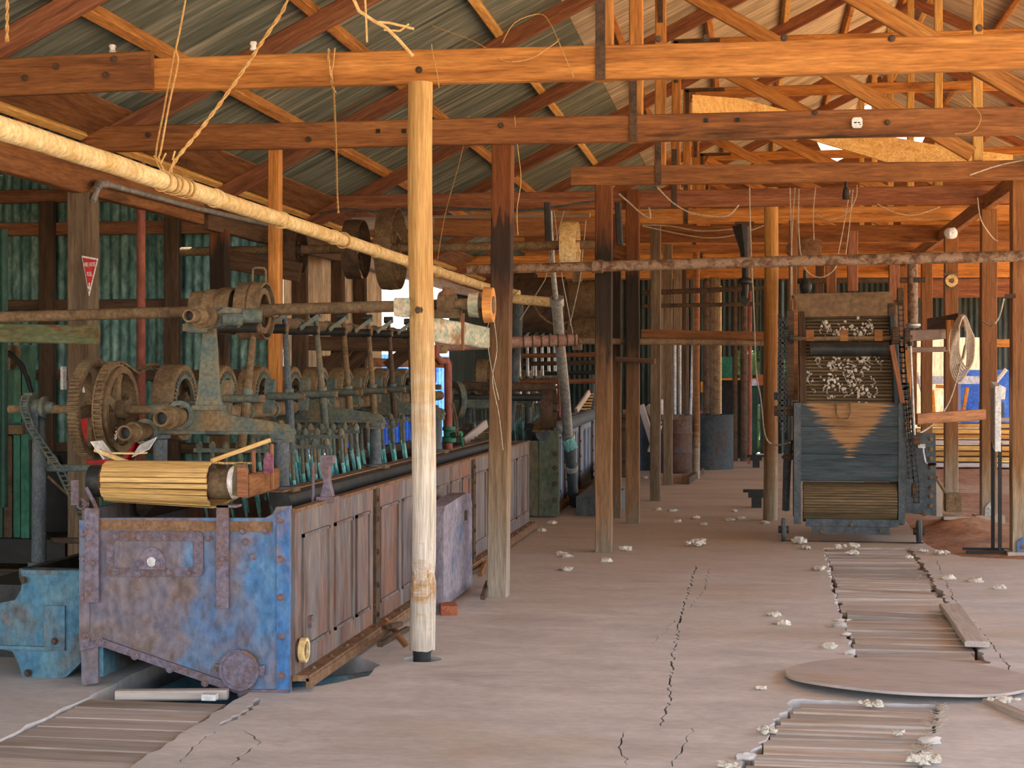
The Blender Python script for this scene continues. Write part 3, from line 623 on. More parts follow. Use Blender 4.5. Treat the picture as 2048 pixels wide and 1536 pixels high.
# ================================================================ scouring tanks
XL, XR = -3.42, -2.285
def plate_panel(mb, y0, y1, z0, z1, x, d=.012, t=.018):     # raised moulding frame on a side plate
    for a, b in (((y0, z0), (y1, z0)), ((y1, z0), (y1, z1)), ((y1, z1), (y0, z1)), ((y0, z1), (y0, z0))):
        c = ((a[0] + b[0]) / 2, (a[1] + b[1]) / 2)
        mb.box((x + d / 2, c[0], c[1]), (d, abs(b[0] - a[0]) + t, abs(b[1] - a[1]) + t))
def tank(Y, L, zt, label, front, sidem, npan):
    t = thing('scouring_tank', label, 'tank', ((XL + XR) / 2, Y, 0))
    put(MB().bb((XR - .03, Y + .03, .05), (XR, Y + L, zt)), 'side_plate', sidem, t)
    put(MB().bb((XL, Y + .03, .2), (XL + .03, Y + L, zt)), 'side_plate', sidem, t)
    put(MB().bb((XL + .03, Y + .03, .3), (XR - .03, Y + L, .33)), 'tank_floor', 'irondark', t)
    put(MB().bb((XL, Y + L - .03, .05), (XR, Y + L, zt)), 'end_plate', sidem, t)
    put(MB().bb((XR - .04, Y + .03, zt), (XR + .01, Y + L, zt + .018)), 'top_rail', 'grime', t)
    put(MB().bb((XR - .01, Y + .02, .055), (XR + .075, Y + L, .085)).bb((XR + .06, Y + .02, .02), (XR + .08, Y + L, .07)), 'base_ledge', 'grime', t)
    # inner trough lip with a rounded edge
    for x, s in ((-2.545, 1), (-3.3, -1)):
        prof = [(s * (-.06), .9), (s * (-.06), zt + .055), (s * .02, zt + .055), (s * .05, zt + .04), (s * .065, zt + .01), (s * .06, zt - .06), (s * .03, zt - .1)]
        mb = MB(); mb.loops([[V((x + u, yy, z)) for u, z in prof] for yy in (Y + .62, Y + L * .33, Y + L * .66, Y + L - .02)])
        put(mb, 'trough_lip', 'irondark' if s > 0 else 'rustdark', t)
    put(MB().bb((-2.6, Y + .62, zt + .056), (-2.525, Y + L - .02, zt + .064)), 'lip_dust', 'grime', t)
    w = L / npan
    for k in range(npan):
        a = Y + .04 + w * k
        mb = MB()
        plate_panel(mb, a + .12, a + w * .36, .2, zt - .13, XR); plate_panel(mb, a + w * .44, a + w * .66, .2, zt - .13, XR); plate_panel(mb, a + w * .72, a + w * .9, .2, zt - .13, XR)
        put(mb, 'panel_moulding', sidem, t)
        b = a + w
        if k < npan - 1:
            put(MB().bb((XR, b - .05, .06), (XR + .02, b + .05, zt)), 'joint_strap', 'rustdark', t)
            bolts(t, [(XR + .02, b - .02, z) for z in (.14, .32, .52, .72, zt - .06)], (1, 0, 0), .014, 'rustdark')
        bolts(t, [(XR + .045, a + w * (j + .5) / 5, .085) for j in range(5)], (0, 0, 1), .012, 'rust')
    return t
TY = 7.8
TK = tank(TY, 8.6, .905, 'long rusty blue scouring tank in the left foreground', 'blue', 'side', 5)
# front casting, traced on its own plane
def fr(px, py): p = at(px, py, TY); return (p.x, p.z)
def frn(px, py): q = fr(px, py); return V((q[0], TY, q[1]))
yfn = lambda u, v, w: V((u, w, v))
poly = [fr(*q) for q in [(160, 1085), (162, 1055), (172, 1036), (200, 1036), (460, 1036), (530, 1036), (545, 1028), (552, 1014), (580, 1012), (580, 1393), (500, 1394), (205, 1285), (196, 1290), (196, 1366), (163, 1372)]]
put(MB().prism(poly[::-1], yfn, TY, TY + .035), 'front_plate', 'blue', TK)
put(MB().bb((fr(196, 0)[0], TY + .02, .05), (fr(196, 0)[0] + .02, TY + .5, .3)), 'leg_web', 'teal', TK)
mb = MB(); q = [fr(*p) for p in [(163, 1288), (205, 1276), (500, 1378), (580, 1378), (580, 1393), (500, 1394), (205, 1292), (163, 1300)]]
put(mb.prism(q[::-1], yfn, TY - .016, TY), 'bottom_flange', 'purple', TK)
put(MB().prism([fr(*p) for p in [(555, 1030), (555, 1380), (580, 1380), (580, 1014)]], yfn, TY - .014, TY), 'corner_flange', 'blue2', TK)
put(MB().prism([fr(*p) for p in [(160, 1040), (160, 1290), (180, 1290), (180, 1040)]], yfn, TY - .01, TY), 'corner_flange', 'blue', TK)
put(MB().bb((fr(200, 0)[0], TY - .005, fr(0, 1056)[1]), (fr(545, 0)[0], TY + .16, fr(0, 1036)[1])), 'top_board', 'grime', TK)
for nm, x0, x1, y0, y1 in (('strap', 173, 201, 1016, 1203), ('strap', 436, 460, 1010, 1215)):
    a = fr(x0, y1); b = fr(x1, y0)
    put(MB().bb((a[0], TY - .026, a[1]), (b[0], TY - .014, b[1])), nm, 'purple', TK)
a = fr(436, 1020); b = fr(475, 1010)
put(MB().bb((a[0], TY - .026, b[1] - .012), (b[0] + .0, TY + .07, b[1])), 'strap_foot', 'purple', TK)
# inspection cover with a half-round hood and a white hole
def rr(x0, y0, x1, y1, r):
    o = []
    for cx, cy, a0 in ((x1 - r, y0 + r, -90), (x1 - r, y1 - r, 0), (x0 + r, y1 - r, 90), (x0 + r, y0 + r, 180)):
        for k in range(5):
            a = math.radians(a0 + 22.5 * k); o.append(fr(cx + r * math.cos(a), cy + r * math.sin(a)))
    return o
put(MB().prism(rr(214, 1063, 408, 1152, 10), yfn, TY - .014, TY + .001), 'inspection_cover', 'purple', TK)
put(MB().prism(rr(232, 1082, 388, 1134, 4), yfn, TY - .019, TY - .008), 'cover_panel', 'blue', TK)
c = fr(308, 1122); arc = [(c[0] + .07 * math.cos(a), c[1] - .012 + .085 * math.sin(a)) for a in [PI * k / 14 for k in range(15)]]
put(MB().prism([(c[0] + .07, c[1] - .04)] + arc + [(c[0] - .07, c[1] - .04)], yfn, TY - .032, TY - .012), 'outlet_hood', 'purple', TK)
put(MB().cyl((c[0], TY - .036, c[1]), (c[0], TY - .03, c[1]), .024, n=20), 'white_disc', 'white', TK, 'chalk-white disc in the hood')
c = fr(482, 1338)
put(MB().cyl((c[0], TY - .03, c[1]), (c[0], TY - .012, c[1]), .098, n=32).box((c[0], TY - .012, c[1] + .0), (.26, .024, .05)), 'round_hatch', 'purple', TK)
put(MB().ringflat((c[0], TY - .03, c[1]), (0, 1, 0), .104, .09, .014, 32), 'hatch_rim', 'purple', TK)
B = [(p, q, -.014) for p, q in [(234, 1072), (282, 1072), (332, 1072), (385, 1070), (221, 1106), (394, 1106), (233, 1145), (276, 1146), (342, 1145), (382, 1145)]]
B += [(p, q, -.034) for p, q in [(284, 1124), (323, 1124)]] + [(p, q, -.026) for p, q in [(183, 1076), (192, 1124), (450, 1115)]]
B += [(p, q, -.014) for p, q in [(562, 1040), (562, 1118), (563, 1194), (564, 1272), (565, 1350), (169, 1068), (168, 1117), (168, 1195), (171, 1270)]]
B += [(p, q, -.016) for p, q in [(203, 1282), (272, 1311), (342, 1337), (412, 1365), (485, 1388)]] + [(p, q, 0) for p, q in [(486, 1062), (532, 1062), (492, 1084), (506, 1114), (418, 1076)]] + [(433, 1338, -.024), (515, 1338, -.024)]
bolts(TK, [(fr(p, q)[0], TY + y, fr(p, q)[1]) for p, q, y in B], (0, -1, 0), .014, 'purple')
# ring pull and latch on the side plate
p = ax(608, 1300, XR + .03)
put(MB().ringflat(p, (1, 0, 0), .062, .045, .03, 24), 'drain_ring', 'lag', TK, 'pale ring of the side drain'); put(MB().cyl(p - V((.03, 0, 0)), p, .044), 'drain_plug', 'rust', TK)
p = ax(622, 1243, XR + .01); put(MB().box(p, (.02, .05, .06)), 'latch', 'purple', TK)
p = ax(655, 970, XR - .0); p.z = .905
put(MB().box(p + V((0, 0, .02)), (.1, .1, .03)).prism([(-.05, 0), (.05, 0), (.02, .1), (.02, .2), (.05, .22), (.05, .27), (-.04, .27), (-.05, .2), (-.02, .1)], lambda u, v, w: p + V((u * .7, w, v * .85 + .03)), -.03, .03).cyl(p + V((-.075, -.02, 0)), p + V((-.075, -.02, .22)), .009), 'lid_bracket', 'purple', TK)
TK2 = tank(17.8, 8.4, .98, 'second scouring tank behind the first, with green-grey panels', 'green', 'side2', 5)
mb = MB().bb((XL, 17.8, .02), (XR + .12, 17.84, .86)).bb((XR - .08, 17.78, .02), (XR + .14, 17.86, .98)); put(mb, 'front_plate', mat('grey_green_paint', ['4c5a4c', '66705e', '7a6a50'], (4, 4, 2), bump=.3), TK2)
bolts(TK2, [(XR + .1, 17.775, z) for z in (.2, .38, .56, .72)], (0, -1, 0), .02, 'rustdark')
# small cast tank at the left edge
t = thing('cast_trough', 'small blue cast-iron trough with curved shoulders at the left edge', 'trough', (-3.75, 8.0, 0))
q = [(45, 1140), (42, 1180), (30, 1200), (0, 1206), (-90, 1206), (-90, 1298), (0, 1298), (25, 1303), (38, 1330), (45, 1358), (100, 1360), (132, 1354), (162, 1325), (162, 1140)]
g = lambda p: (at(p[0], p[1], 8.0).x, at(p[0], p[1], 8.0).z)
put(MB().prism([g(p) for p in q], yfn, 8.0, 8.05), 'front_plate', 'teal', t)
put(MB().bb((g((45, 0))[0], 7.985, g((0, 1146))[1]), (-3.44, 8.1, g((0, 1138))[1])), 'top_rim', 'teal', t)
put(MB().bb((g((90, 0))[0], 7.985, g((0, 1290))[1]), (g((132, 0))[0], 8.0, g((0, 1208))[1])), 'raised_pad', 'teal', t)
put(MB().bb((g((-90, 0))[0], 7.98, g((0, 1297))[1]), (g((132, 0))[0], 8.0, g((0, 1290))[1])), 'rib', 'teal', t)
put(MB().bb((-3.85, 8.05, .1), (-3.8, 9.9, .57)).bb((-3.5, 8.05, .1), (-3.45, 9.9, .57)).bb((-3.85, 8.05, .1), (-3.45, 9.9, .14)), 'side_wall', 'irondark', t)
bolts(t, [at(p_, q_, 7.985) for p_, q_ in ((110, 1282), (56, 1346), (48, 1160))], (0, -1, 0), .014, 'rustdark')
# drain pipe lying in the pit
put(MB().tube([(-3.0, 7.75, -.2), (-2.6, 8.1, -.16), (-2.25, 8.4, -.14), (-1.95, 8.72, -.14)], .11, 14), 'drain_pipe', 'teal', None, 'blue-grey drain pipe lying in the pit beside the tank foot', 'pipe')
put(MB().tube([(-3.2, 6.9, -.18), (-3.05, 8.6, -.18), (-2.95, 10.5, -.18)], .12, 14), 'trench_pipe', 'teal', None, 'grey-blue pipe in the trench under the blue tank', 'pipe')
# slab, brick and splinters beside the tank
t = thing('stone_slab', 'blue and purple slab standing on edge against the tank side, behind the round log post', 'slab', (-2.13, 11.2, 0))
sl = [(10.62, .03), (10.62, .66), (10.68, .71), (11.5, .74), (11.68, .72), (11.74, .64), (11.74, .03)]
put(MB().prism(sl, lambda u, v, w: V((w, u, v)), -2.19, -2.065), 'slab', 'stone', t)
put(MB().box((-2.06, 11.45, .58), (.014, .07, .07)), 'bolt_plate', 'rustdark', t)
put(MB().box((-2.02, 10.56, .03), (.11, .2, .065), Matrix.Rotation(.25, 3, 'Z')), 'brick', 'brick', None, 'red brick lying in front of the purple slab', 'brick')
put(MB().box((-2.2, 10.45, .04), (.09, .18, .08), Matrix.Rotation(-.1, 3, 'Z')), 'concrete_block', 'stone', None, 'grey block beside the red brick at the slab foot', 'block')
for k, (a, b) in enumerate((((770, 1240), (792, 1262)), ((760, 1290), (815, 1258)), ((795, 1270), (812, 1292)), ((778, 1252), (800, 1248)), ((960, 1150), (972, 1120)), ((965, 1195), (975, 1165)), ((1000, 1085), (1050, 1055)))):
    beam('timber_splinter', fl(*a, .09), fl(*b, .03), .035, .03, 'dark' if k % 2 else 'brown', None,
         ['splintered stick leaning on the tank ledge left of the log post', 'longest splinter lying by the log post foot', 'short dark splinter touching the log post', 'brown chip under the leaning stick', 'dark splinter left of the square post foot', 'small stick at the square post foot', 'stick lying along the tank ledge beyond the square post'][k], 'stick', 'splinters along the tank foot')
# ================================================================ slatted feed roller on the tank front
t = thing('feed_apron', 'straw-coloured slatted feed apron on its end roller over the tank front', 'conveyor', (-3.0, 7.9, .9))
ax0, ax1 = -3.37, -2.775; cz, cy, r0 = 1.043, 7.98, .092
mb = MB(); sag = lambda x: .03 * (x - ax0) / (ax1 - ax0)
path = []
for k in range(4): path.append((cy + .7 - .17 * k, 1.105 + .009 * k))
for k in range(13):
    a = PI / 2 + PI * k / 12; path.append((cy + .02 + (r0 + .012) * math.cos(a), cz + (r0 + .012) * math.sin(a)))
for k in range(3): path.append((cy + .14 + .16 * k, cz - r0 - .012 + .01 * k))
# resample into slats
seg = []
for a, b in zip(path, path[1:]):
    a = V((a[0], a[1], 0)); b = V((b[0], b[1], 0)); n_ = max(1, int((b - a).length / .006))
    seg += [a.lerp(b, k / n_) for k in range(n_)]
acc = 0; last = seg[0]; slats = []
for p, q in zip(seg, seg[1:]):
    acc += (q - p).length
    if acc > .0235: slats.append((last, q)); last = q; acc = 0
for i, (a, b) in enumerate(slats):
    d = (b - a).normalized(); m_ = (a + b) / 2; n_ = V((-d.y, d.x, 0)); h = (b - a).length / 2 - .0015
    sec = [m_ + d * h - n_ * .005, m_ - d * h - n_ * .005, m_ - d * h + n_ * .004, m_ - d * h * .8 + n_ * .006, m_ + d * h * .8 + n_ * .006, m_ + d * h + n_ * .004]
    low = max(0, .0) if m_.y > cz else .035 * (1 - (m_.y - (cz - .13)) / .13)
    o0 = R.uniform(-.004, .004)
    put(MB().loops([[V((x, p.x, p.y - (low if x > -3 else 0))) for p in sec] for x in (ax0 + .02 + o0, ax1 + o0)]), 'slat', 'slat', t)
put(MB().cyl((ax0, cy + .02, cz), (ax1, cy + .02, cz), r0 - .002, n=24), 'roller_core', 'dark', t)
put(MB().cyl((ax1, cy + .02, cz - .01), (ax1 + .11, cy + .02, cz - .01), r0 - .012, n=24), 'drum_end', 'rust', t)
put(MB().lathe([(0, r0 - .05), (0, r0 - .012), (.012, r0 - .004), (.03, r0 - .01), (.03, r0 - .05)], (ax1 + .1, cy + .02, cz), (1, 0, 0), 24), 'white_rim', 'ceramic', t, 'white rim of the drum end')
put(MB().cyl((ax0 - .07, cy + .02, cz), (ax0 + .02, cy + .02, cz), r0 - .008, n=24), 'drum_end', 'irondark', t)
put(MB().cyl((ax1 + .1, cy + .02, cz), (ax1 + .17, cy + .02, cz), .03), 'roller_shaft', 'rust', t)
beam('bearing_beam', (ax1 + .215, cy - .1, cz - .01), (ax1 + .15, cy + .75, cz - .02), .045, .12, 'brown', t)
put(MB().prism([(-.09, -.06), (.07, -.06), (.07, .02), (.02, .1), (-.05, .1), (-.09, .03)], lambda u, v, w: V((ax1 + .14 + w, cy + u, cz + v)), 0, .045), 'bearing_block', 'rust', t)
put(MB().box((ax1 + .205, cy - .12, cz + .01), (.05, .02, .15)), 'end_board', 'redwood', t)
for dx, dz in ((.0, .0), (.05, .03)):
    beam('upright_strip', (ax1 + .195 + dx, cy + .1 + dx * 3, cz - .05), (ax1 + .195 + dx, cy + .1 + dx * 3, cz + .16 + dz), .018, .012, 'redwood', t, up=(0, 1, 0))
beam('edge_strip', (ax1 + .0, cy - .0, cz + .11), (ax1 + .19, cy + .4, cz + .2), .015, .022, 'slat', t)
put(MB().prism([(0, 0), (.05, .01), (.05, .13), (.02, .15), (0, .1)], lambda u, v, w: V((ax1 + .215 + u, cy + .2 + w, cz + .03 + v * .8)), 0, .01), 'cloth_scrap', 'plum', t, 'scrap of plum-coloured cloth')
# papers lying on the apron
t = thing('paper_tray', 'torn open carton with white flaps lying on the left of the slatted apron', 'carton', at(245, 925, 8.05))
c = at(248, 912, 8.15)
put(MB().prism([(-.11, 0), (.07, -.02), (.1, .08), (-.05, .1)], lambda u, v, w: c + V((u, v, w + .01)), 0, .008), 'base_flap', 'lag', t)
Rm = Matrix.Rotation(.9, 3, 'Y')
put(MB().box(c + V((-.13, .03, .03)), (.12, .16, .004), Rm), 'side_flap', 'white', t)
put(MB().box(c + V((.09, .06, .045)), (.12, .12, .004), Matrix.Rotation(.5, 3, 'X') @ Matrix.Rotation(-.45, 3, 'Y')), 'torn_flap', 'white', t)
put(MB().box(c + V((-.06, -.02, .0)), (.2, .03, .02), Matrix.Rotation(.35, 3, 'Y')), 'curled_edge', 'lag', t)
# take-up bracket left of the apron
t = thing('takeup_bracket', 'purple-grey bracket with a ring hook at the left end of the apron', 'bracket', at(155, 1020, 7.9))
a = at(150, 985, 7.86); put(MB().box(a, (.04, .012, .13)), 'plate', 'purple', t)
b = at(163, 1008, 7.88); put(MB().ringflat(b, (.3, 1, 0), .03, .02, .012), 'ring', 'purple', t)
put(MB().tube([at(172, 975, 7.9), at(185, 1000, 7.9), at(196, 1022, 7.85)], .011), 'hook_rod', 'purple', t); put(MB().tube([b, at(178, 1008, 7.9)], .01), 'pin', 'purple', t)
# ================================================================ drive gear at the left: shaft, toothed wheel, chain wheel, standards
t = thing('drive_shaft', 'rusty cross shaft carrying a big toothed wheel and a spoked chain wheel', 'drive shaft', (-3.8, 8.9, 1.2))
sh = V((0, 8.86, 1.40))
put(MB().cyl((-4.32, 8.86, 1.40), (-3.14, 8.86, 1.40), .026), 'shaft', 'rust', t)
cw = V((-3.66, 8.86, 1.40))
put(MB().gear(cw, (1, 0, 0), .262, .225, .045, 30, .008), 'chain_rim', 'rust', t)
put(MB().ringflat(cw, (1, 0, 0), .25, .212, .09, 40), 'rim_flange', 'rust', t)
mb = MB()
for k in range(5):
    a = 2 * PI * k / 5 + .2; e = V((0, math.cos(a), math.sin(a))); q = V((0, -math.sin(a), math.cos(a)))
    rings = []
    for s, wd in ((.04, .075), (.1, .05), (.16, .05), (.222, .11)):
        p = cw + e * s; rings.append([p + q * wd / 2 + V((.014, 0, 0)), p - q * wd / 2 + V((.014, 0, 0)), p - q * wd / 2 - V((.014, 0, 0)), p + q * wd / 2 - V((.014, 0, 0))])
    put(MB().loops(rings), 'spoke', 'rust', t)
put(MB().ringflat(cw, (1, 0, 0), .055, .02, .13, 18), 'hub', 'rust', t)
gw = V((-3.80, 8.86, 1.40))
put(MB().gear(gw, (1, 0, 0), .282, .25, .06, 76, .016, .0), 'toothed_rim', 'rust', t)
for k in range(5):
    a = 2 * PI * k / 5 + .75; e = V((0, math.cos(a), math.sin(a))); q = V((0, -math.sin(a), math.cos(a))); rings = []
    for s, wd in ((.04, .07), (.25, .05)):
        p = gw + e * s; rings.append([p + q * wd / 2 + V((.015, 0, 0)), p - q * wd / 2 + V((.015, 0, 0)), p - q * wd / 2 - V((.015, 0, 0)), p + q * wd / 2 - V((.015, 0, 0))])
    put(MB().loops(rings), 'spoke', 'rust', t)
put(MB().ringflat(gw, (1, 0, 0), .05, .02, .09, 18), 'hub', 'rust', t)
sp_ = V((-4.19, 8.86, 1.41))
put(MB().gear(sp_, (1, 0, 0), .075, .02, .05, 11, .014), 'sprocket', 'iron', t); put(MB().lathe([(0, .05), (.03, .05), (.05, .065), (.07, .065), (.08, .04), (.12, .03)], sp_ + V((.03, 0, 0)), (1, 0, 0), 18, closed=False), 'sprocket_boss', 'iron', t)
put(MB().cyl((-3.44, 8.86, 1.40), (-3.16, 8.86, 1.40), .036).cyl((-3.36, 8.86, 1.40), (-3.33, 8.86, 1.40), .044).cyl((-3.24, 8.86, 1.40), (-3.2, 8.86, 1.40), .044), 'sleeve', 'iron', t)
put(MB().gear((-3.15, 8.86, 1.40), (1, 0, 0), .04, .01, .02, 9, .006), 'castle_nut', 'iron', t)
mb = MB()
for k in range(5): mb.ringflat((-3.32 + .012 * k, 8.86, 1.40), (1, .1 * (k - 2), .1), .043, .037, .006, 16)
put(mb, 'wire_binding', 'rustdark', t)
def chain(name, pts, m, label, pitch=.035, wd=.036, closed=False, th=.008, fl_=False, side=V((1, 0, 0))):
    pts = [V(p) for p in pts]; P = []; carry = 0
    for a, b in zip(pts, pts[1:]):
        L_ = (b - a).length; s = carry
        while s < L_: P.append((a.lerp(b, s / L_), (b - a) / L_)); s += pitch
        carry = s - L_
    mb = MB()
    for p, d in P:
        n_ = side.cross(d).normalized(); Rm = Matrix((side, d, n_)).transposed()
        for s in (-1, 1): mb.box(p + side * s * wd / 2, (th, pitch * .92, th * 1.6), Rm)
        mb.box(p + d * pitch * .46, (wd + th, th * 1.2, th * 1.6), Rm)
    return put(mb, name, m, None, label, 'chain', None)
def arcp(c, r, a0, a1, n_): return [c + V((0, math.cos(a), math.sin(a))) * r for a in [a0 + (a1 - a0) * k / n_ for k in range(n_ + 1)]]
c2 = V((-3.66, 9.42, 1.43))
sagm = [cw.lerp(c2, .5) + V((0, 0, .195))]
chain('drive_chain', arcp(cw, .276, PI * 1.6, PI * .42, 26) + sagm + arcp(c2, .235, PI * .58, -PI * .45, 20), 'rust', 'rusty link chain from the spoked chain wheel to the first drum', .03, .05)
a = sp_ + V((0, -.085, 0)); b = V((-3.9, 8.7, .98))
chain('drive_chain', arcp(sp_, .088, PI * .8, PI * 1.0, 3) + [sp_ + V((.04, -.08, -.12)), V((-3.98, 8.8, 1.05)), V((-3.8, 8.7, .8))], 'iron', 'ladder chain hanging slantwise from the small sprocket on the left', .034, .04, side=V((.75, .66, 0)).normalized())
t = thing('shaft_standard', 'blue-grey pipe standard carrying the cross shaft at the far left', 'standard', (-4.28, 8.9, .45))
p = at(78, 1000, 8.9)
put(MB().lathe([(0, .045), (.0, .044), (.6, .04), (.92, .038)], (p.x, 8.9, .47), (0, 0, 1), 18, closed=False), 'pillar', 'bluepost', t)
put(MB().box((p.x, 8.9, .44), (.17, .17, .06)).cyl((p.x, 8.9, .46), (p.x, 8.9, .5), .065), 'foot', 'bluepost', t)
put(MB().box((p.x, 8.84, 1.33), (.055, .03, .16)).cyl((p.x - .03, 8.86, 1.405), (p.x + .03, 8.86, 1.405), .05), 'bearing', 'bluepost', t)
put(MB().box((p.x - .05, 8.9, .2), (.4, .7, .42)), 'plinth', 'irondark', t)
beam('tie_bar', (p.x + .03, 8.95, 1.05), (-3.36, 8.95, 1.06), .03, .04, 'iron', t); beam('tie_bar', (p.x + .03, 9.0, .62), (-3.4, 9.0, .62), .03, .035, 'rustdark', t)
put(MB().tube([(p.x + .03, 8.95, 1.0), (p.x + .25, 9.1, .75)], .008), 'stay', 'rust', t)
# ================================================================ rake machine over the tank
def shaft(pts, r, m, label, collars=(), open_end=True, name='shaft'):
    a, b = V(pts[0]), V(pts[1]); d = (b - a).normalized()
    t = thing(name, label, 'shaft', a)
    put(MB().cyl(a, b, r, n=18), 'shaft_tube', m, t)
    if open_end:
        put(MB().lathe([(-.06, r * .72), (-.06, r * .95), (.05, r * .95), (.06, r * 1.25), (.14, r * 1.25), (.15, r * 1.0), (.15, r * .72)], a, d, 22), 'open_end', m, t)
        put(MB().cyl(a - d * .02, a - d * .01, r * .74, n=18), 'bore', 'black', t)
    for y in collars: put(MB().ringflat(a + d * y, d, r * 1.22, r * .9, .05, 20), 'collar', 'iron', t)
    return t
shaft([(-3.17, 8.35, 1.365), (-3.17, 16.1, 1.39)], .048, 'rust', 'upper tubular shaft with an open end running along the tank under the drums', [.5, 1.4, 1.95, 3.6, 4.2, 5.8, 6.4])
shaft([(-3.37, 8.33, 1.285), (-3.37, 16.0, 1.3)], .045, 'rust', 'lower tubular shaft with an open end, left of the upper one', [.35, 1.3, 2.6])
shaft([(-2.96, 8.2, 1.915), (-3.06, 15.6, 1.985)], .036, 'rust', 'rocker shaft with a thick open nozzle, high above the machine rods', [.6, 1.35, 2.1, 2.9, 3.6, 4.4, 5.1])
put(MB().lathe([(0, .05), (.0, .062), (.12, .058), (.2, .05), (.45, .045)], (-2.962, 8.34, 1.917), (-.013, 1, .009), 20, closed=False), 'coupling_sleeve', 'rust', None, 'tapered sleeve on the rocker shaft behind its nozzle', 'sleeve')
# bridge frames
def bridge(Y, label, zz=1.3, col=True):
    t = thing('bridge_frame', label, 'machine frame', (-2.56, Y, .96))
    xl, xr = -3.36, -2.5
    xl, xr = -3.36, -2.55
    prof = [(xr + .02, zz - .02), (xr + .02, zz + .0), (xr - .0, zz + .022), (xr - .05, zz + .035), (xr - .15, zz + .05), (xr - .31, zz + .072), (xr - .35, zz + .085), (xr - .375, zz + .11), (xr - .38, zz + .13), (xr - .545, zz + .13), (xr - .56, zz + .07), (xr - .62, zz + .03), (xl, zz + .0), (xl, zz - .02)]
    put(MB().prism(prof, yfn, Y - .022, Y + .022), 'cast_arm', 'iron', t)
    put(MB().bb((xl, Y - .045, zz - .03), (xr + .025, Y + .045, zz - .014)), 'arm_flange', 'iron', t)
    for x, nm in ((-2.59, 'leg_column'), (-3.3, 'leg_column')):
        put(MB().lathe([(0, .085), (.015, .085), (.02, .045), (.05, .04), (zz - 1.03, .04), (zz - 1.02, .06), (zz - 1.0, .06)], (x, Y, .965), (0, 0, 1), 20, closed=False), nm, 'bluepost', t)
        put(MB().box((x, Y, .965), (.17, .14, .025)), 'foot_plate', 'rust', t)
    put(MB().box((-2.59, Y, zz - .05), (.11, .1, .045)), 'cap_block', 'iron', t)
    bolts(t, [(-2.59, Y - .03, zz + .035)], (0, -.3, 1), .014, 'rust')
    put(MB().lathe([(-.03, .056), (-.03, .082), (.03, .082), (.03, .056)], (-3.17, Y - .02, zz + .075), (0, 1, 0), 22).lathe([(-.03, .05), (-.03, .075), (.03, .075), (.03, .05)], (-3.37, Y - .02, zz - .02), (0, 1, 0), 22), 'bearing_ring', 'iron', t)
    if col:
        rings = []
        for z, wx, wy in ((zz + .105, .17, .1), (zz + .13, .17, .1), (zz + .131, .14, .07), (zz + .2, .115, .05), (zz + .45, .085, .045), (zz + .6, .06, .04)):
            c = V((-3.015 + .01 * (z - zz), Y, z)); rings.append([c + V((sx * wx / 2, sy * wy / 2, 0)) for sx, sy in ((-1, -1), (1, -1), (1, 1), (-1, 1))])
        put(MB().loops(rings), 'column', 'iron', t)
        put(MB().ringflat((-2.965, Y, zz + .62), (0, 1, 0), .06, .04, .07, 20), 'shaft_bearing', 'iron', t)
    return t
bridge(8.62, 'front cast bridge frame with the tall tapering column, nearest the viewer')
bridge(10.85, 'second cast bridge frame, its round leg left of the bleached log post', col=False)
bridge(13.05, 'third cast bridge frame, behind the bleached log post', col=False)
# front rocker arm
t = thing('rocker_arm', 'cast rocker lever with a bulged middle on top of the front column', 'lever', (-2.9, 8.5, 1.8))
a, m_, b = at(396, 655, 8.5), at(455, 632, 8.5), at(505, 632, 8.55)
rings = []
for p, h in ((a, .045), (a.lerp(m_, .5), .07), (m_, .1), (m_.lerp(b, .6), .075), (b, .06)): rings.append([p + V((0, -.022, -h / 2)), p + V((0, .022, -h / 2)), p + V((0, .022, h / 2)), p + V((0, -.022, h / 2))])
put(MB().loops(rings), 'lever_body', 'iron', t)
for p, r in ((a, .034), (m_ + V((.03, 0, -.02)), .036), (b, .04)): put(MB().cyl(p + V((-.05, -.03, 0)), p + V((.05, .01, 0)), r, n=16), 'boss', 'iron', t)
put(MB().box(a + V((-.035, 0, -.0)), (.09, .05, .04)), 'fork', 'iron', t)
# gear drums: one built, then copied along the shaft
DX, DZ = -3.5, 1.43
t0 = thing('gear_drum', 'x', 'drum', (DX, 9.42, DZ), 'gear drums along the tank')
c = V((DX, 9.42, DZ)); ex = V((1, 0, 0))
put(MB().lathe([(-.075, .218), (-.075, .236), (.045, .236), (.055, .23), (.055, .198), (.04, .198), (.04, .222), (-.06, .222)], c, ex, 44), 'rim', 'rust', t0)
put(MB().gear(c + V((.048, 0, 0)), ex, .17, .148, .02, 44, .028, .03), 'tooth_ring', 'iron', t0)
put(MB().lathe([(-.05, .2), (-.05, .215), (-.035, .215), (-.035, .2)], c, ex, 32), 'inner_lip', 'rust', t0)
for k in range(4):
    a = PI / 2 * k + .35; e = V((0, math.cos(a), math.sin(a))); q = V((0, -math.sin(a), math.cos(a)))
    rings = [[c + e * s + q * sg * .02 + V((xx, 0, 0)) for sg, xx in ((1, -.01), (-1, -.01), (-1, .02), (1, .02))] for s in (.03, .215)]
    put(MB().loops(rings), 'spoke', 'rustdark', t0)
put(MB().ringflat(c, ex, .05, .015, .14, 18), 'hub', 'rustdark', t0)
put(MB().cyl(c - ex * .12, c + ex * .3, .018), 'axle', 'iron', t0)
t0['label'] = 'gear drum nearest the viewer, chained to the spoked wheel'
for k in range(1, 9):
    dup(t0, (DX, 9.42 + .8 * k, DZ), f'{ORD[k]} gear drum counting from the chained one back along the tank')
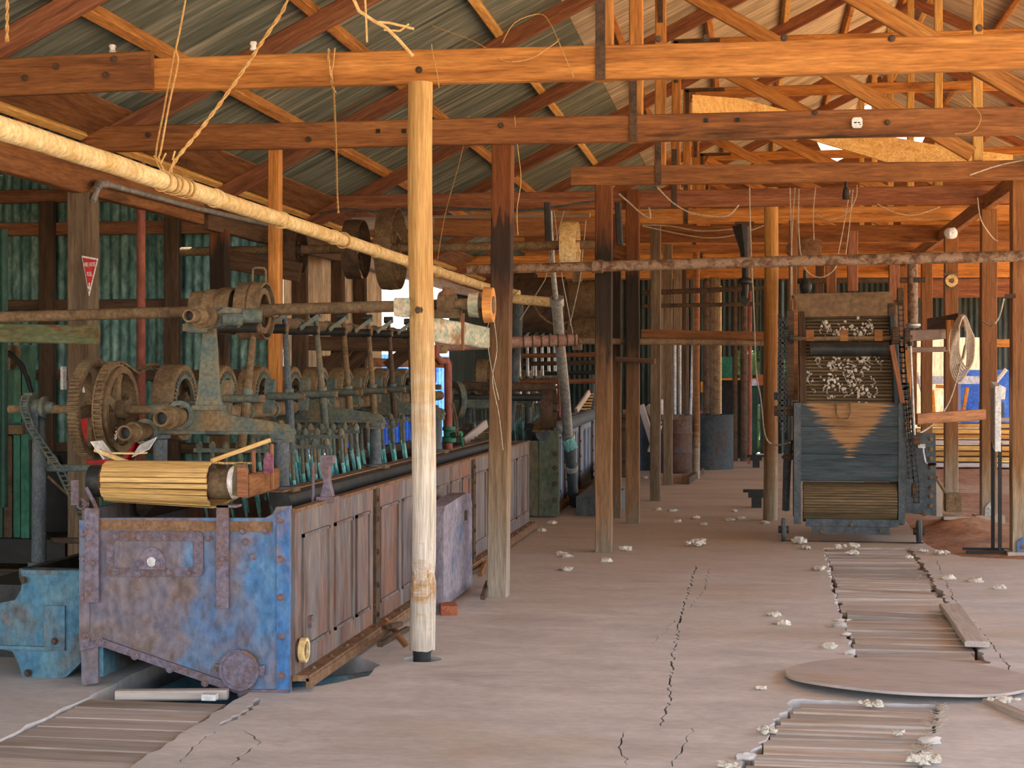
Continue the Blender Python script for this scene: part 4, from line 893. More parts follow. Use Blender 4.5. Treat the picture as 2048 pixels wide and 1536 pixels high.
# connecting rods with clamp, crank horn and upper link
def rod_unit(Y, lean, label, m='iron'):
    t = thing('rake_rod', label, 'rod', (-2.95, Y, 1.1), 'connecting rods of the rake machine')
    a = V((-2.9, Y, 1.985 + .015 * (Y - 9.7))); b = V((-2.89, Y + lean, 1.18)); mid = a.lerp(b, .62)
    put(MB().tube([a, a.lerp(b, .1), a.lerp(b, .55), mid], [.014, .017, .022, .022], 10), 'upper_rod', m, t)
    put(MB().tube([mid, b], [.027, .024], 10), 'lower_rod', m, t)
    put(MB().tube([mid.lerp(a, .06), mid.lerp(b, .08)], .033, 12), 'ferrule', 'iron', t)
    put(MB().cyl(mid + V((-.13, -.01, -.02)), mid + V((.1, -.04, -.02)), .024, n=12), 'clamp_bar', 'iron', t)
    put(MB().gear(mid + V((.105, -.04, -.02)), ex, .02, .008, .02, 6, .004), 'clamp_nut', 'rust', t)
    horn = [(0, .07), (.05, .05), (.03, -.02), (.0, -.1), (-.03, -.15), (-.07, -.15), (-.08, -.1), (-.04, -.03), (-.03, .04)]
    put(MB().prism(horn, lambda u, v, w_: mid + V((-.13 + w_, u * .8 + .03, v + .02)), -.03, .03), 'crank_horn', 'iron', t)
    put(MB().cyl((-3.08, Y - .14, a.z - .1), (-2.845, Y - .14, a.z - .1), .03, n=14), 'stub_shaft', 'irondark', t)
    put(MB().cyl((-2.845, Y - .14, a.z - .1), (-2.835, Y - .14, a.z - .1), .024, n=14), 'stub_end', 'rust', t)
    beam('link_bar', (-2.95, Y - .2, a.z - .09), (-2.865, Y + .0, a.z + .012), .012, .032, 'iron', t, wob=0)
    put(MB().cyl(a + V((-.035, 0, .015)), a + V((.035, 0, .015)), .028, n=14), 'rod_eye', 'irondark', t)
    return t
for k, (y, l) in enumerate(((9.12, -.3), (9.7, .12), (10.42, .24), (11.15, .2), (11.9, .2), (12.6, .2), (13.35, .2), (14.1, .2))):
    rod_unit(y, l, ['front connecting rod leaning towards the viewer beside the tall column', 'second connecting rod, pale and dusty, right of the leaning one', 'third connecting rod, dark and thick, in front of the orange post', 'fourth connecting rod, red-brown, right of the orange post', 'fifth connecting rod counting from the tall column', 'sixth connecting rod, left of the white bearing block', 'seventh connecting rod, just beside the log post', 'last connecting rod, mostly behind the log post'][k], ['rust', 'bluepost', 'iron', 'rust', 'rust', 'rustdark', 'rustdark', 'rustdark'][k])
# rakes with turquoise-tipped tines
def rake(Y, z, n_, x0, x1, tilt, label):
    t = thing('rake', label, 'rake', (-2.95, Y, z), 'rakes hanging in the scouring tank')
    put(MB().bb((x0 - .03, Y - .012, z - .012), (x1 + .02, Y + .012, z + .012)), 'bar', 'iron', t)
    for k in range(n_):
        x = x0 + (x1 - x0) * k / (n_ - 1)
        tn_ = put(MB().tube([(x, Y, z + .03), (x + .01, Y, z - .17)], [.011, .012], 8).lathe([(0, .018), (.02, .022), (.035, .016), (.045, .008)], (x, Y, z + .008), (0, 0, 1), 10, closed=False), 'tine', 'iron', t)
        put(MB().tube([(x + .01, Y, z - .17), (x + .02 + tilt, Y + .01, z - .3), (x + .03 + tilt * 1.6, Y + .02, z - .42)], [.0125, .011, .008], 8), 'painted_tip', 'turq', tn_)
    return t
for k, (y, z) in enumerate(((8.98, 1.16), (9.74, 1.15), (10.1, 1.2), (10.5, 1.22), (10.95, 1.24), (11.6, 1.22), (11.95, 1.25), (12.7, 1.24), (13.6, 1.25))):
    rake(y, z, 8 if k < 6 else 7, -3.2, -2.64, .01, ['front rake, its bar of knobbed tines just behind the slatted apron', 'second rake, right of the front bridge leg', 'third rake with a higher bar, behind the second', 'fourth rake, left of the second bridge leg', 'fifth rake, just before the second bridge leg', 'sixth rake, right behind the second bridge leg', 'seventh rake, left of the bleached log post', 'eighth rake, hidden in part by the log post', 'last rake behind the log post'][k])
# cross shaft with pulleys, resting on the beam at the log post
CY = 9.12; cz_ = 2.005; zp = 1.978
put(MB().cyl((-4.9, CY, 1.942), (-1.5, CY, 2.012), .034, n=18), 'cross_shaft', 'rust', None, 'rusty cross shaft running through the stepped and flat pulleys to the log post', 'shaft')
t = thing('stepped_pulley', 'rusty three-step pulley on the cross shaft', 'pulley', (-3.17, CY, zp))
for k in range(3):
    x = -3.28 + .085 * k; r = .118 + .01 * k
    put(MB().lathe([(0, r - .012), (0, r), (.04, r + .004), (.082, r), (.082, r - .012)], (x, CY, zp), ex, 36), 'step', 'rust', t)
put(MB().cyl((-3.08, CY, zp), (-3.07, CY, zp), .118, n=30), 'web', 'rustdark', t)
t = thing('flat_pulley', 'large rusty double pulley beside the stepped one on the cross shaft', 'pulley', (-2.9, CY, zp))
wheel(t, (-2.91, CY, zp), ex, .17, .155, .012, 5, .04, 'rust', .24, .05)
put(MB().ringflat((-2.91, CY, zp), ex, .1735, .168, .008, 36), 'seam', 'rustdark', t)
put(MB().lathe([(-.004, .1), (-.004, .135), (.004, .135), (.004, .1)], (-2.85, CY, zp), ex, 32), 'inner_ring', 'rust', t)
c = at(518, 552, 9.3)
put(MB().tube([c + V((-.042, 0, -.1)), c + V((-.038, 0, .04)), c + V((-.02, 0, .05)), c + V((.03, 0, .048)), c + V((.042, 0, .03)), c + V((.046, 0, -.1))], .007, 8), 'belt_fork', 'rust', None, 'thin rusty hoop standing over the large double pulley', 'hoop')
t = thing('cross_beam_block', 'flaking white beam end block fixed on the log post, carrying the cross shaft', 'block', (-2.0, 8.9, 1.95))
p0, p1 = at(795, 604, 8.86), at(824, 640, 8.86)
beam('block', (p0.x + .05, 8.72, 1.98), (p0.x + .05, 8.95, 1.98), .085, .105, 'agedwhite', t)
beam('bearer_beam', (-1.88, 8.9, 1.87), (-1.9, 11.4, 1.87), .05, .15, 'agedwhite', None, 'flaking white and green beam between the log post and the square post', 'beam')
beam('bearer_clamp', (-1.86, 10.2, 1.76), (-1.86, 10.2, 2.0), .012, .03, 'redwood', None, 'red iron strap round the flaking white beam', 'strap', up=(1, 0, 0))
t = thing('plummer_block', 'dusty bearing on the flaking white beam, right of the log post', 'bearing', (-1.75, CY, 1.95))
put(MB().lathe([(-.05, .04), (-.05, .07), (.05, .07), (.05, .04)], (-1.75, CY, cz_), ex, 20).box((-1.75, CY, 1.955), (.16, .1, .05)), 'housing', 'rust', t)
put(MB().blob((-1.75, CY, 2.07), .05, 3, (1, 1, .7)), 'grease_lump', 'grime', t)
t = thing('flanged_pulley', 'wooden disc pulley at the right end of the cross shaft', 'pulley', (-1.55, CY, cz_))
put(MB().lathe([(0, .02), (0, .105), (.05, .1), (.05, .02)], (-1.53, CY, cz_), ex, 30), 'disc', 'orange', t); put(MB().lathe([(0, .02), (0, .07), (.06, .075), (.06, .02)], (-1.62, CY, cz_), ex, 24), 'boss', 'agedwhite', t)
put(MB().cyl((-1.48, CY, cz_), (-1.475, CY, cz_), .05, n=20), 'end_cap', 'rust', t)
rope('long_rod', [at(556, 622, 9.2), at(700, 612, 9.25), at(808, 605, 9.3)], .006, 'rustdark', 'thin dark rod lying along the top of the cross shaft', 'rod', sm=False)
# beam and pipe at the far left
beam('painted_beam', (-5.6, 10.2, 1.89), (-4.35, 10.2, 1.87), .12, .125, mat('mottled_green_beam', ['5c5a3e', '6c7656', '7c8a6c'], (3, 9, 9), bump=.3, patch=(['7a5a34', '6a4a2c'], (3, 6, 6), .5, .65)), None, 'mottled green beam end poking in from the left edge', 'beam')
# ================================================================ overhead line shaft
LY = 15.6
lz = lambda px, py: at(px, py, LY)
LZ = at(640, 500, LY).z
put(MB().cyl((at(362, 0, LY).x, LY, LZ), (at(1215, 0, LY).x, LY, LZ + .02), .045, n=18), 'line_shaft', 'rust', None, 'long rusty line shaft running overhead across the bay', 'shaft')
def pulley(px, D, w, label, m, sp=6, curve=.05, Y=LY, z=None):
    x = at(px, 0, Y).x; t = thing('line_shaft_pulley', label, 'pulley', (x, Y, (z or LZ) - D / 2), 'pulleys on the overhead line shaft')
    wheel(t, (x, Y, z or LZ), ex, D / 2, w, .014, sp, .06, m, .2, .03, curve, crown=.006)
    return t
pulley(585, .49, .19, 'broad brown pulley half hidden by the orange post', 'rustdark')
pulley(712, .6, .17, 'large spoked pulley with twine round its hub, right of the orange post', 'rustdark')
pulley(782, .82, .17, 'biggest sunlit pulley left of the bleached log post', 'rust', 6, .12)
pulley(1140, .5, .16, 'yellow-brown pulley to the right of the leaning galvanised pipe', 'lag')
rope('hub_twine', [at(712, 480, 15.5), at(716, 500, 15.48), at(709, 520, 15.5), at(718, 540, 15.47), at(725, 556, 15.5)], .01, 'rope', 'twine bundle wound round the hub of the large spoked pulley', 'twine')
# hangers of the shaft
for k, (px, Y) in enumerate(((1098, 15.7), (1240, 15.7))):
    p = at(px, 470, Y)
    beam('shaft_hanger', p + V((0, 0, -.1)), p + V((-.02, 0, .32)), .06, .09, 'irondark', None, ['iron hanger of the line shaft behind the leaning pipe', 'iron hanger of the line shaft by the charred aisle posts'][k], 'hanger', up=(0, 1, 0))
beam('hanger_beam', at(430, 515, 15.3), at(600, 545, 15.3), .09, .19, 'dark', None, 'dark slanting beam below the broad brown pulley', 'beam')
beam('back_beam', at(870, 455, 17.0), at(1200, 455, 17.0), .1, .2, 'brown', None, 'brown beam behind the line shaft, right of the log post', 'beam')
beam('back_beam', at(705, 447, 18.2), at(1180, 440, 18.2), .1, .15, 'grey', None, 'greyish board under the red fourth truss beam', 'beam')
for k, (y0, m, Y) in enumerate(((492, 'brown', 25.2), (520, 'orange', 27.3), (545, 'orange', 28.6), (470, 'brown', 21.6))):
    beam('far_beam', at(1050, y0, Y), at(2100, y0 - 4, Y), .08, .22, m, None, ['brown beam just above the rusty cross pipe, far inside', 'orange beam just below the rusty cross pipe, far inside', 'lowest orange beam seen over the wool elevator', 'brown beam next below the lamp'][k], 'beam')
for k, y0 in enumerate((430, 470, 520, 575)):
    beam('side_girt', (2.9, 32.4 - k * .25, at(1980, y0, 31.5).z), (6.9, 32.4 - k * .25, at(1980, y0, 31.5).z), .06, .36, 'orange' if k < 3 else 'redwood', None, f'glowing orange board between the right-hand posts, {ORD[k].replace("nearest", "first")} from the top', 'board')
# ================================================================ pipes
t = thing('steam_pipe', 'long cream lagged pipe slung on twine from the top left to the square post', 'pipe', (-2.9, 5, 2.5))
mb = MB(); pts = [V((-2.9, 5.0 + .4 * k, 2.565 + .006 * noise.noise(V((k * .7, 0, 0))))) for k in range(33)]
put(mb.tube(pts, [.047 + .004 * noise.noise(V((k * 1.3, 1, 0))) for k in range(33)], 18), 'lagging', 'lag', t)
for k in range(7): put(MB().ringflat((-2.9, 8.4 + k * 1.25, 2.565), (0, 1, 0), .053, .04, .05, 20), 'lagging_band', 'lag', t)
a = at(1030, 598, 17.6); b = at(1118, 606, 17.6)
put(MB().tube([V((-2.9, 17.7, 2.56)), V((-2.6, 17.75, 2.5)), a, b], .055, 14), 'branch_pipe', 'lag', None, 'cream branch pipe between the square post and the leaning galvanised pipe', 'pipe')
put(MB().tube([at(1038, 600, 17.7), at(1036, 640, 17.7), at(1028, 760, 17.8), at(1018, 860, 17.8)], .055, 12), 'down_pipe', 'bluepost', None, 'grey-green pipe dropping behind the right edge of the square post', 'pipe')
t = thing('leaning_pipe', 'tall leaning galvanised pipe with a joint, right of the square post', 'pipe', fl(1150, 1012))
P = [at(1099, 420, 16.6), at(1106, 540, 16.9), at(1112, 600, 17.1)]
put(MB().tube(P, .028, 12), 'upper_pipe', 'galv', t)
P2 = [at(1113, 596, 17.1), at(1120, 690, 17.4), at(1130, 790, 17.9), at(1136, 870, 18.3)]
put(MB().tube(P2, .058, 14), 'middle_pipe', 'galv', t)
P3 = [at(1136, 868, 18.3), at(1142, 930, 18.6), at(1146, 985, 18.9), at(1149, 1006, 19.2), at(1146, 1014, 19.6)]
put(MB().tube(P3, .062, 14), 'lower_pipe', 'bluepost', t)
for p, q in ((P2[0], P2[1]), (P3[0], P3[1]), (P3[1], P3[2])): put(MB().cyl(p.lerp(q, .0), p.lerp(q, .15), .078, n=16), 'coupling', 'galv', t)
put(MB().tube([at(1135, 880, 18.2), at(1145, 900, 18.2)], .0775), 'clip', 'turq', t)
# rusty cross pipe
t = thing('cross_pipe', 'flaking rusty pipe crossing the picture from the square post to the right edge', 'pipe', (0, 14.1, 2.55))
a, m_, b = at(935, 539, 14.12), at(1196, 533, 14.12), at(2110, 511, 14.1)
put(MB().cyl(a, m_, .044, n=18), 'pipe', 'pipe_rust', t); put(MB().tube([m_, m_.lerp(b, .5) + V((0, 0, .006)), b], .048, 18), 'pipe', 'pipe_rust', t)
put(MB().cyl(at(1185, 533, 14.12), at(1206, 533, 14.12), .06, n=18), 'coupling', 'pipe_rust', t)
a, b = at(870, 692, 16.6), at(1155, 679, 16.9)
t = thing('pink_pipe', 'dusty pink pipe with wire loops, behind the square post', 'pipe', a)
put(MB().tube([a, b], .062, 16), 'pipe', 'pinkpipe', t)
for k in range(7): put(MB().ringflat(a.lerp(b, .62 + k * .06), (b - a) + V((0, .1 * (k % 3), 0)), .072, .06, .012, 16), 'wire_loop', 'rustdark', t)
put(MB().tube([at(1155, 682, 17), at(1540, 686, 18.6)], .035, 10), 'thin_pipe', 'rust', None, 'thin brown pipe crossing the aisle at head height', 'pipe')
beam('aisle_rail', at(1283, 668, 18.4), at(1530, 672, 18.4), .07, .1, 'brown', None, 'brown timber rail crossing the aisle above the thin pipe', 'rail')
# red-brown pipe with green valve into the tank
t = thing('valve_pipe', 'red-brown standpipe with a green valve, right of the log post', 'pipe', (-2.62, 13.4, .95))
p = at(888, 715, 13.4); q = at(893, 905, 13.4)
put(MB().tube([at(872, 690, 13.2), at(872, 712, 13.2), at(880, 722, 13.3), at(893, 722, 13.4), at(896, 735, 13.4), at(897, 860, 13.4), at(898, 922, 13.4)], .034, 14), 'pipe', 'redpipe', t)
put(MB().lathe([(0, .04), (.01, .06), (.05, .06), (.06, .045), (.1, .045), (.11, .06), (.14, .055)], at(898, 886, 13.4), (0, 0, 1), 16, closed=False), 'valve_body', 'green', t)
put(MB().cyl(at(898, 872, 13.4), at(922, 868, 13.3), .026).tube([at(920, 868, 13.3), at(926, 893, 13.2)], .012), 'valve_spindle', 'green', t)
put(MB().lathe([(-.03, .05), (-.02, .062), (.03, .062), (.04, .05)], at(881, 700, 13.25), (0, 0, 1), 14, closed=False), 'elbow_collar', 'rust', t)
chain('hanging_chain', [at(905, 810, 13.2), at(912, 840, 13.2), at(915, 868, 13.2)], 'rust', 'short chain hanging beside the green valve', .04, .02)
# galvanised conduit on the left wall plate
t = thing('conduit', 'galvanised conduit with a bent elbow under the left wall plate', 'conduit', (-4.86, 11.2, 2.8))
P = [ax(186, 402, -4.84), ax(197, 372, -4.84), ax(212, 368, -4.84)]
put(MB().tube(P[:2], .022, 10), 'drop_end', 'galv', t)
put(MB().tube([ax(194, 378, -4.84), ax(198, 368, -4.84), ax(212, 368, -4.84)], .032, 10), 'elbow', 'galv', t)
put(MB().tube([P[2], ax(400, 418, -4.84), ax(565, 456, -4.84)], .024, 10), 'pipe', 'galv', t)
# ================================================================ lamps, insulators, ropes and wires overhead
for k, (px, py, Y) in enumerate(((225, 101, 8.86), (507, 95, 8.88))):
    put(MB().lathe([(0, .018), (.012, .022), (.02, .016), (.03, .016), (.038, .022), (.05, .018)], at(px, py + 6, Y), (0, 0, 1), 16, closed=False), 'insulator', 'ceramic', None, ['white insulator above the splice plank at the left', 'white insulator on the nearest beam beside the slanting twine'][k], 'insulator')
t = thing('insulator_plate', 'white ceramic plate fixed on the second beam', 'insulator', at(1714, 256, 11.3))
c = at(1714, 246, 11.30); s = .036
put(MB().prism([(-s, -s * .6), (-s * .7, -s), (s * .7, -s), (s, -s * .6), (s, s * .6), (s * .7, s), (-s * .7, s), (-s, s * .6)], lambda u, v, w: c + V((u, w, v)), -.02, .012), 'plate', 'ceramic', t)
put(MB().box(c + V((-.012, -.021, 0)), (.018, .006, .008)).box(c + V((.012, -.021, .0)), (.016, .006, .007)).box(c + V((.02, -.021, -.014)), (.008, .006, .006)), 'slot', 'black', t)
t = thing('lamp_fitting', 'black hanging lamp fitting under the third beam, above the elevator', 'lamp', at(1692, 400, 14.4))
c = at(1692, 356, 14.4)
put(MB().cyl(c, c + V((0, 0, -.035)), .032, n=16), 'ceiling_rose', 'black', t)
put(MB().tube([c, c + V((0, 0, -.09))], .014, 8), 'stem', 'black', t)
put(MB().lathe([(0, .014), (.01, .024), (.05, .03), (.1, .034), (.105, .026)], c + V((0, 0, -.085)), (0, 0, -1), 18, closed=False), 'shade', 'bulb', t)
rope('twine_sling', [at(382, -60, 8.0), at(360, 60, 8.1), at(352, 100, 8.1), at(356, 125, 8.1), at(338, 210, 8.0), at(322, 300, 7.9), at(318, 318, 7.9), at(332, 348, 7.88)], .0055, 'rope', 'twine sling hanging over the nearest beam to the cream pipe', 'twine', twist=0)
rope('twine_sling', [at(350, 100, 8.1), at(346, 120, 8.08), at(328, 220, 8.0), at(312, 310, 7.9), at(326, 345, 7.9)], .005, 'rope', 'second strand of the twine sling, left of the first', 'twine')
rope('twine_sling', [at(590, -40, 8.2), at(566, 20, 8.2), at(530, 75, 8.2), at(470, 165, 8.1), at(408, 250, 8.0), at(350, 322, 7.9), at(340, 350, 7.9)], .008, 'rope', 'twisted twine slanting from the roof down to the cream pipe', 'twine', twist=1.1)
t = thing('pipe_lashing', 'twine lashing tied round the cream pipe at the left slings', 'twine', (-2.9, 7.9, 2.5))
for k in range(5): put(MB().ringflat((-2.9, 7.6 + .085 * k + .02 * (k % 2), 2.565), (.1, 1, .15 * (k % 2)), .056, .05, .012, 20), 'turn', 'rope', t)
put(MB().tube([at(318, 318, 7.85), at(308, 312, 7.85), at(322, 326, 7.84), at(332, 306, 7.84)], .005).tube([at(345, 320, 7.84), at(350, 302, 7.84)], .005), 'knot', 'rope', t)
rope('chain_twine', [at(658, 98, 8.84), at(657, 120, 8.82), at(665, 165, 8.85), at(668, 200, 9.2), at(672, 300, 10.1), at(674, 380, 10.8), at(677, 430, 11.1)], .006, 'rope', 'plaited twine hanging from the nearest beam to the cream pipe near the log post', 'twine', twist=1.2)
rope('wire_loop', [at(670, 96, 8.84), at(667, 125, 8.82), at(662, 165, 8.85), at(672, 185, 9.0)], .004, 'rope', 'thin wire loop slung over the nearest beam beside the plaited twine', 'wire')
put(MB().ringflat((-2.9, 11.15, 2.565), (.1, 1, .1), .06, .05, .02, 20), 'pipe_lashing', 'rope', None, 'small lashing of the plaited twine round the cream pipe', 'twine')
rope('wire', [at(863, 88, 8.82), at(866, 110, 8.83), at(875, 150, 8.83), at(878, 175, 8.84)], .003, 'rope', 'thin wire hanging over the nearest beam right of the log post', 'wire')
rope('wire', [at(865, 52, 9.4), at(930, 75, 9.2), at(970, 95, 8.95), at(1008, 122, 8.84), at(1060, 118, 8.83), at(1098, 95, 8.83), at(1115, 83, 8.84), at(1118, 78, 8.8)], .0028, 'rope', 'curling thin wire drooping over the face of the nearest beam', 'wire')
rope('wire', [at(1005, 85, 8.85), at(1030, 45, 9.0), at(1080, 28, 9.1), at(1102, 50, 9.0), at(1122, 95, 8.83), at(1148, 155, 8.82)], .003, 'rope', 'stiff looped wire ending left of the iron strap on the nearest beam', 'wire')
t = thing('frayed_twine', 'frayed stalk of twine hanging close to the viewer at the top', 'twine', at(780, 60, 4.4))
for pts, r in (([(690, -40), (718, 22), (748, 42), (772, 55), (798, 80), (826, 112)], .005), ([(752, 44), (780, 46), (805, 52), (828, 58)], .004), ([(768, 60), (800, 62), (818, 48)], .003), ([(728, -40), (732, 30), (734, 85)], .003)):
    put(MB().tube([at(*p, 4.4) for p in pts], r, 7), 'strand', 'rope', t)
rope('hanging_twine', [at(15, -40, 8.0), at(14, 60, 8.0), at(14, 92, 8.0)], .008, 'rope', 'twine end with a ferrule hanging at the top left corner', 'twine', twist=1.1, sm=False)
rope('wire', [at(938, 232, 11.3), at(920, 320, 12.2), at(890, 430, 13.4), at(875, 520, 14.2)], .003, 'rope', 'thin wire from the second beam down behind the log post', 'wire')
rope('wire', [at(1029, 232, 11.3), at(1036, 300, 11.37), at(1042, 360, 11.37), at(1034, 420, 11.37), at(1036, 470, 11.4)], .003, 'rope', 'thin wire running down the right edge of the square post', 'wire')
rope('wire', [at(988, 640, 11.2), at(994, 700, 11.3), at(985, 760, 11.32), at(998, 830, 11.33), at(1006, 900, 11.34)], .003, 'cable', 'thin grey wire dangling on the front of the square post', 'wire')
rope('wire', [at(990, 632, 11.3), at(975, 655, 11.4), at(980, 720, 11.36), at(998, 800, 11.35)], .003, 'cable', 'second grey wire tied to the wooden disc pulley', 'wire')
rope('stay_wire', [at(1128, 422, 16.2), at(1090, 560, 16.6), at(1040, 640, 17)], .006, 'cable', 'pale stay wire crossing the leaning pipe to the left', 'wire', sm=False)
rope('stay_wire', [at(1108, 422, 16.4), at(1125, 560, 16.8), at(1150, 690, 17.2)], .005, 'cable', 'pale stay wire running down right of the leaning pipe', 'wire', sm=False)
rope('stay_wire', [at(1172, 440, 16.4), at(1160, 560, 16.8), at(1140, 650, 17.2)], .005, 'cable', 'thin stay wire beside the yellow-brown pulley', 'wire', sm=False)
rope('belt', [at(1062, 600, 17.6), at(1080, 630, 17.6), at(1110, 650, 17.6), at(1140, 642, 17.6)], .012, 'rust', 'slack brown belt sagging behind the leaning pipe', 'belt')
rope('cable', [at(1238, 388, 16.8), at(1258, 405, 16.8), at(1280, 425, 16.8), at(1300, 436, 16.8), at(1298, 415, 16.8)], .01, 'cable', 'white bent cable end in front of the thin aisle post', 'cable')
rope('cable', [at(1315, 375, 17.0), at(1345, 405, 17.0), at(1380, 425, 17.0), at(1420, 432, 17.0), at(1455, 432, 17.0), at(1478, 410, 17.0)], .008, 'cable', 'white cable drooping below the third beam left of the crooked log', 'cable')
rope('cable', [at(1285, 450, 20), at(1340, 452, 20), at(1400, 462, 20), at(1470, 458, 20)], .008, 'cable', 'upper of two slack cables left of the crooked log', 'cable')
rope('cable', [at(1285, 452, 20), at(1360, 468, 20), at(1420, 476, 20), at(1480, 468, 20), at(1530, 450, 20)], .008, 'cable', 'lower of two slack cables left of the crooked log', 'cable')
rope('hanging_cable', [at(1499, 375, 17.2), at(1502, 500, 17.2), at(1508, 620, 17.2), at(1512, 740, 17.2), at(1522, 800, 17.2), at(1530, 870, 17.3), at(1548, 890, 17.4), at(1580, 885, 16.4)], .009, 'cable', 'grey cable hanging past the crooked log and looping to the elevator', 'cable')
for k, (a, b) in enumerate((((1580, 375), (1585, 625)), ((1590, 375), (1582, 600)), ((1598, 378), (1600, 500)), ((1631, 375), (1628, 480)), ((1700, 380), (1672, 530)), ((1706, 380), (1690, 520)))):
    m_ = ((a[0] + b[0]) / 2 + R.uniform(-4, 4), (a[1] + b[1]) / 2)
    rope('hanging_cable', [at(*a, 16.9), at(*m_, 16.8), at(*b, 16.7)], .006, 'cable', ['first cable hanging over the elevator hood, counted from its left', 'second cable hanging over the elevator hood, counted from its left', 'third cable hanging over the elevator hood, counted from its left', 'kinked cable hanging above the elevator hood near the mottled patch', 'cable hanging above the middle of the elevator hood', 'cable hanging just right of the middle of the hood'][k], 'cable')
rope('cable', [at(1600, 500, 16.8), at(1612, 540, 16.8), at(1640, 555, 16.8), at(1668, 540, 16.8), at(1680, 510, 16.8)], .006, 'cable', 'loop of cable sagging just above the elevator hood', 'cable')
rope('cable', [at(1632, 428, 16.9), at(1660, 440, 16.9), at(1695, 425, 16.9), at(1712, 395, 16.9), at(1714, 370, 16.9)], .006, 'cable', 'cable curving up to the lamp fitting from the left', 'cable')
rope('cable', [at(1755, 408, 17.2), at(1790, 425, 17.2), at(1830, 430, 17.2), at(1880, 414, 17.2)], .006, 'cable', 'slack cable under the red beam right of the lamp', 'cable')
rope('cable', [at(1940, 350, 14.3), at(2000, 330, 14.3), at(2060, 318, 14.3)], .007, 'cable', 'cable running from the slanting plank to the right edge', 'cable')
rope('cable', [at(1955, 395, 16.5), at(1962, 440, 16.6), at(1985, 475, 16.8), at(1995, 482, 16.8)], .006, 'cable', 'thin cable dangling between the two right-hand posts', 'cable')
rope('barbed_wire', [at(1925, 190, 11.28), at(1950, 215, 11.27), at(1962, 235, 11.26), at(1948, 262, 11.27), at(1910, 268, 11.28)], .003, 'rope', 'curly wire hanging on the right part of the second beam', 'wire')
rope('hose', [at(638, 428, 17.3), at(690, 418, 17.3), at(760, 423, 17.3), at(860, 415, 17.3), at(960, 418, 17.3), at(1060, 420, 17.2), at(1190, 402, 17.2)], .012, 'bluepost', 'grey conduit wavering along the bottom of the red fourth beam', 'conduit')
# ================================================================ red fire signs and hose reel
t = thing('fire_hose_sign', 'red triangular fire hose reel sign pointing down on the left post', 'sign', at(179, 590, 11.2))
Q = [(163, 511), (196, 517), (178, 592)]
q3 = [at(*p, 11.2) for p in Q]; c = sum(q3, V()) / 3
put(MB().prism([(p.x, p.z) for p in q3], yfn, 11.2, 11.208), 'white_border', 'white', t, 'white border')
put(MB().prism([(c.x + (p.x - c.x) * .86, c.z + (p.z - c.z) * .86) for p in q3], yfn, 11.196, 11.2), 'red_face', 'red', t, 'red face')
def lettering(s, size, px, py, Y, parent, sx=.6):
    me = text_mesh(s, size); me.materials.clear(); me.materials.append(M['white'])
    o = bpy.data.objects.new('lettering', me); COL.objects.link(o)
    reg(o, Matrix.Translation(at(px, py, Y)) @ Matrix.Rotation(-.03, 4, 'Y') @ Matrix.Rotation(PI / 2, 4, 'X') @ Matrix.Diagonal((sx, 1, 1, 1)), parent)
lettering('FIRE HOSE', .045, 179.5, 533, 11.193, t, .42); lettering('REEL', .045, 179, 552, 11.193, t, .45)
a = at(178.5, 566, 11.195); put(MB().box(a + V((0, 0, -.012)), (.008, .003, .03)).prism([(-.012, -.025), (.012, -.025), (0, -.05)][::-1], lambda u, v, w: a + V((u, w, v)), -.0015, .0015), 'arrow', 'white', t)
t = thing('hose_notice', 'white notice with a red ring symbol behind the toothed wheel', 'sign', at(171, 785, 11.22))
a, b = at(164, 785, 11.22), at(180, 736, 11.22)
put(MB().bb((a.x, 11.225, a.z), (b.x, 11.235, b.z)), 'plate', 'white', t); put(MB().ringflat(at(172, 754, 11.22), (0, 1, 0), .036, .022, .006, 20).box(at(171, 772, 11.22), (.03, .006, .02)), 'symbol', 'red', t)
a = at(127, 756, 11.45); put(MB().box(a, (.022, .06, .175)), 'notice_edge', 'white', None, 'narrow white panel edge on the left side of the sign post', 'panel')
t = thing('hose_reel', 'red fire hose reel behind the big gear wheels', 'hose reel', (-4.55, 11.15, .9))
c = at(222, 872, 10.9)
for dy in (-.07, .07): put(MB().lathe([(-.006, .05), (-.006, .215), (.01, .225), (.012, .05)], c + V((0, dy, 0)), (.15, 1, 0), 36), 'side_disc', 'red', t)
put(MB().cyl(c + V((0, -.07, 0)), c + V((0, .07, 0)), .11, n=24), 'core', 'black', t)
mb = MB()
for k in range(4): mb.ringflat(at(240, 872, 10.75), (.15, 1, 0), .07 - .012 * k, .063 - .012 * k, .01, 24)
put(mb, 'crest', 'white', t, 'white ring print on the reel')
put(MB().lathe([(-.02, .02), (-.02, .235), (.0, .24), (.0, .22), (-.01, .03)], c + V((0, -.09, 0)), (.15, 1, 0), 36), 'front_disc', 'red', t)
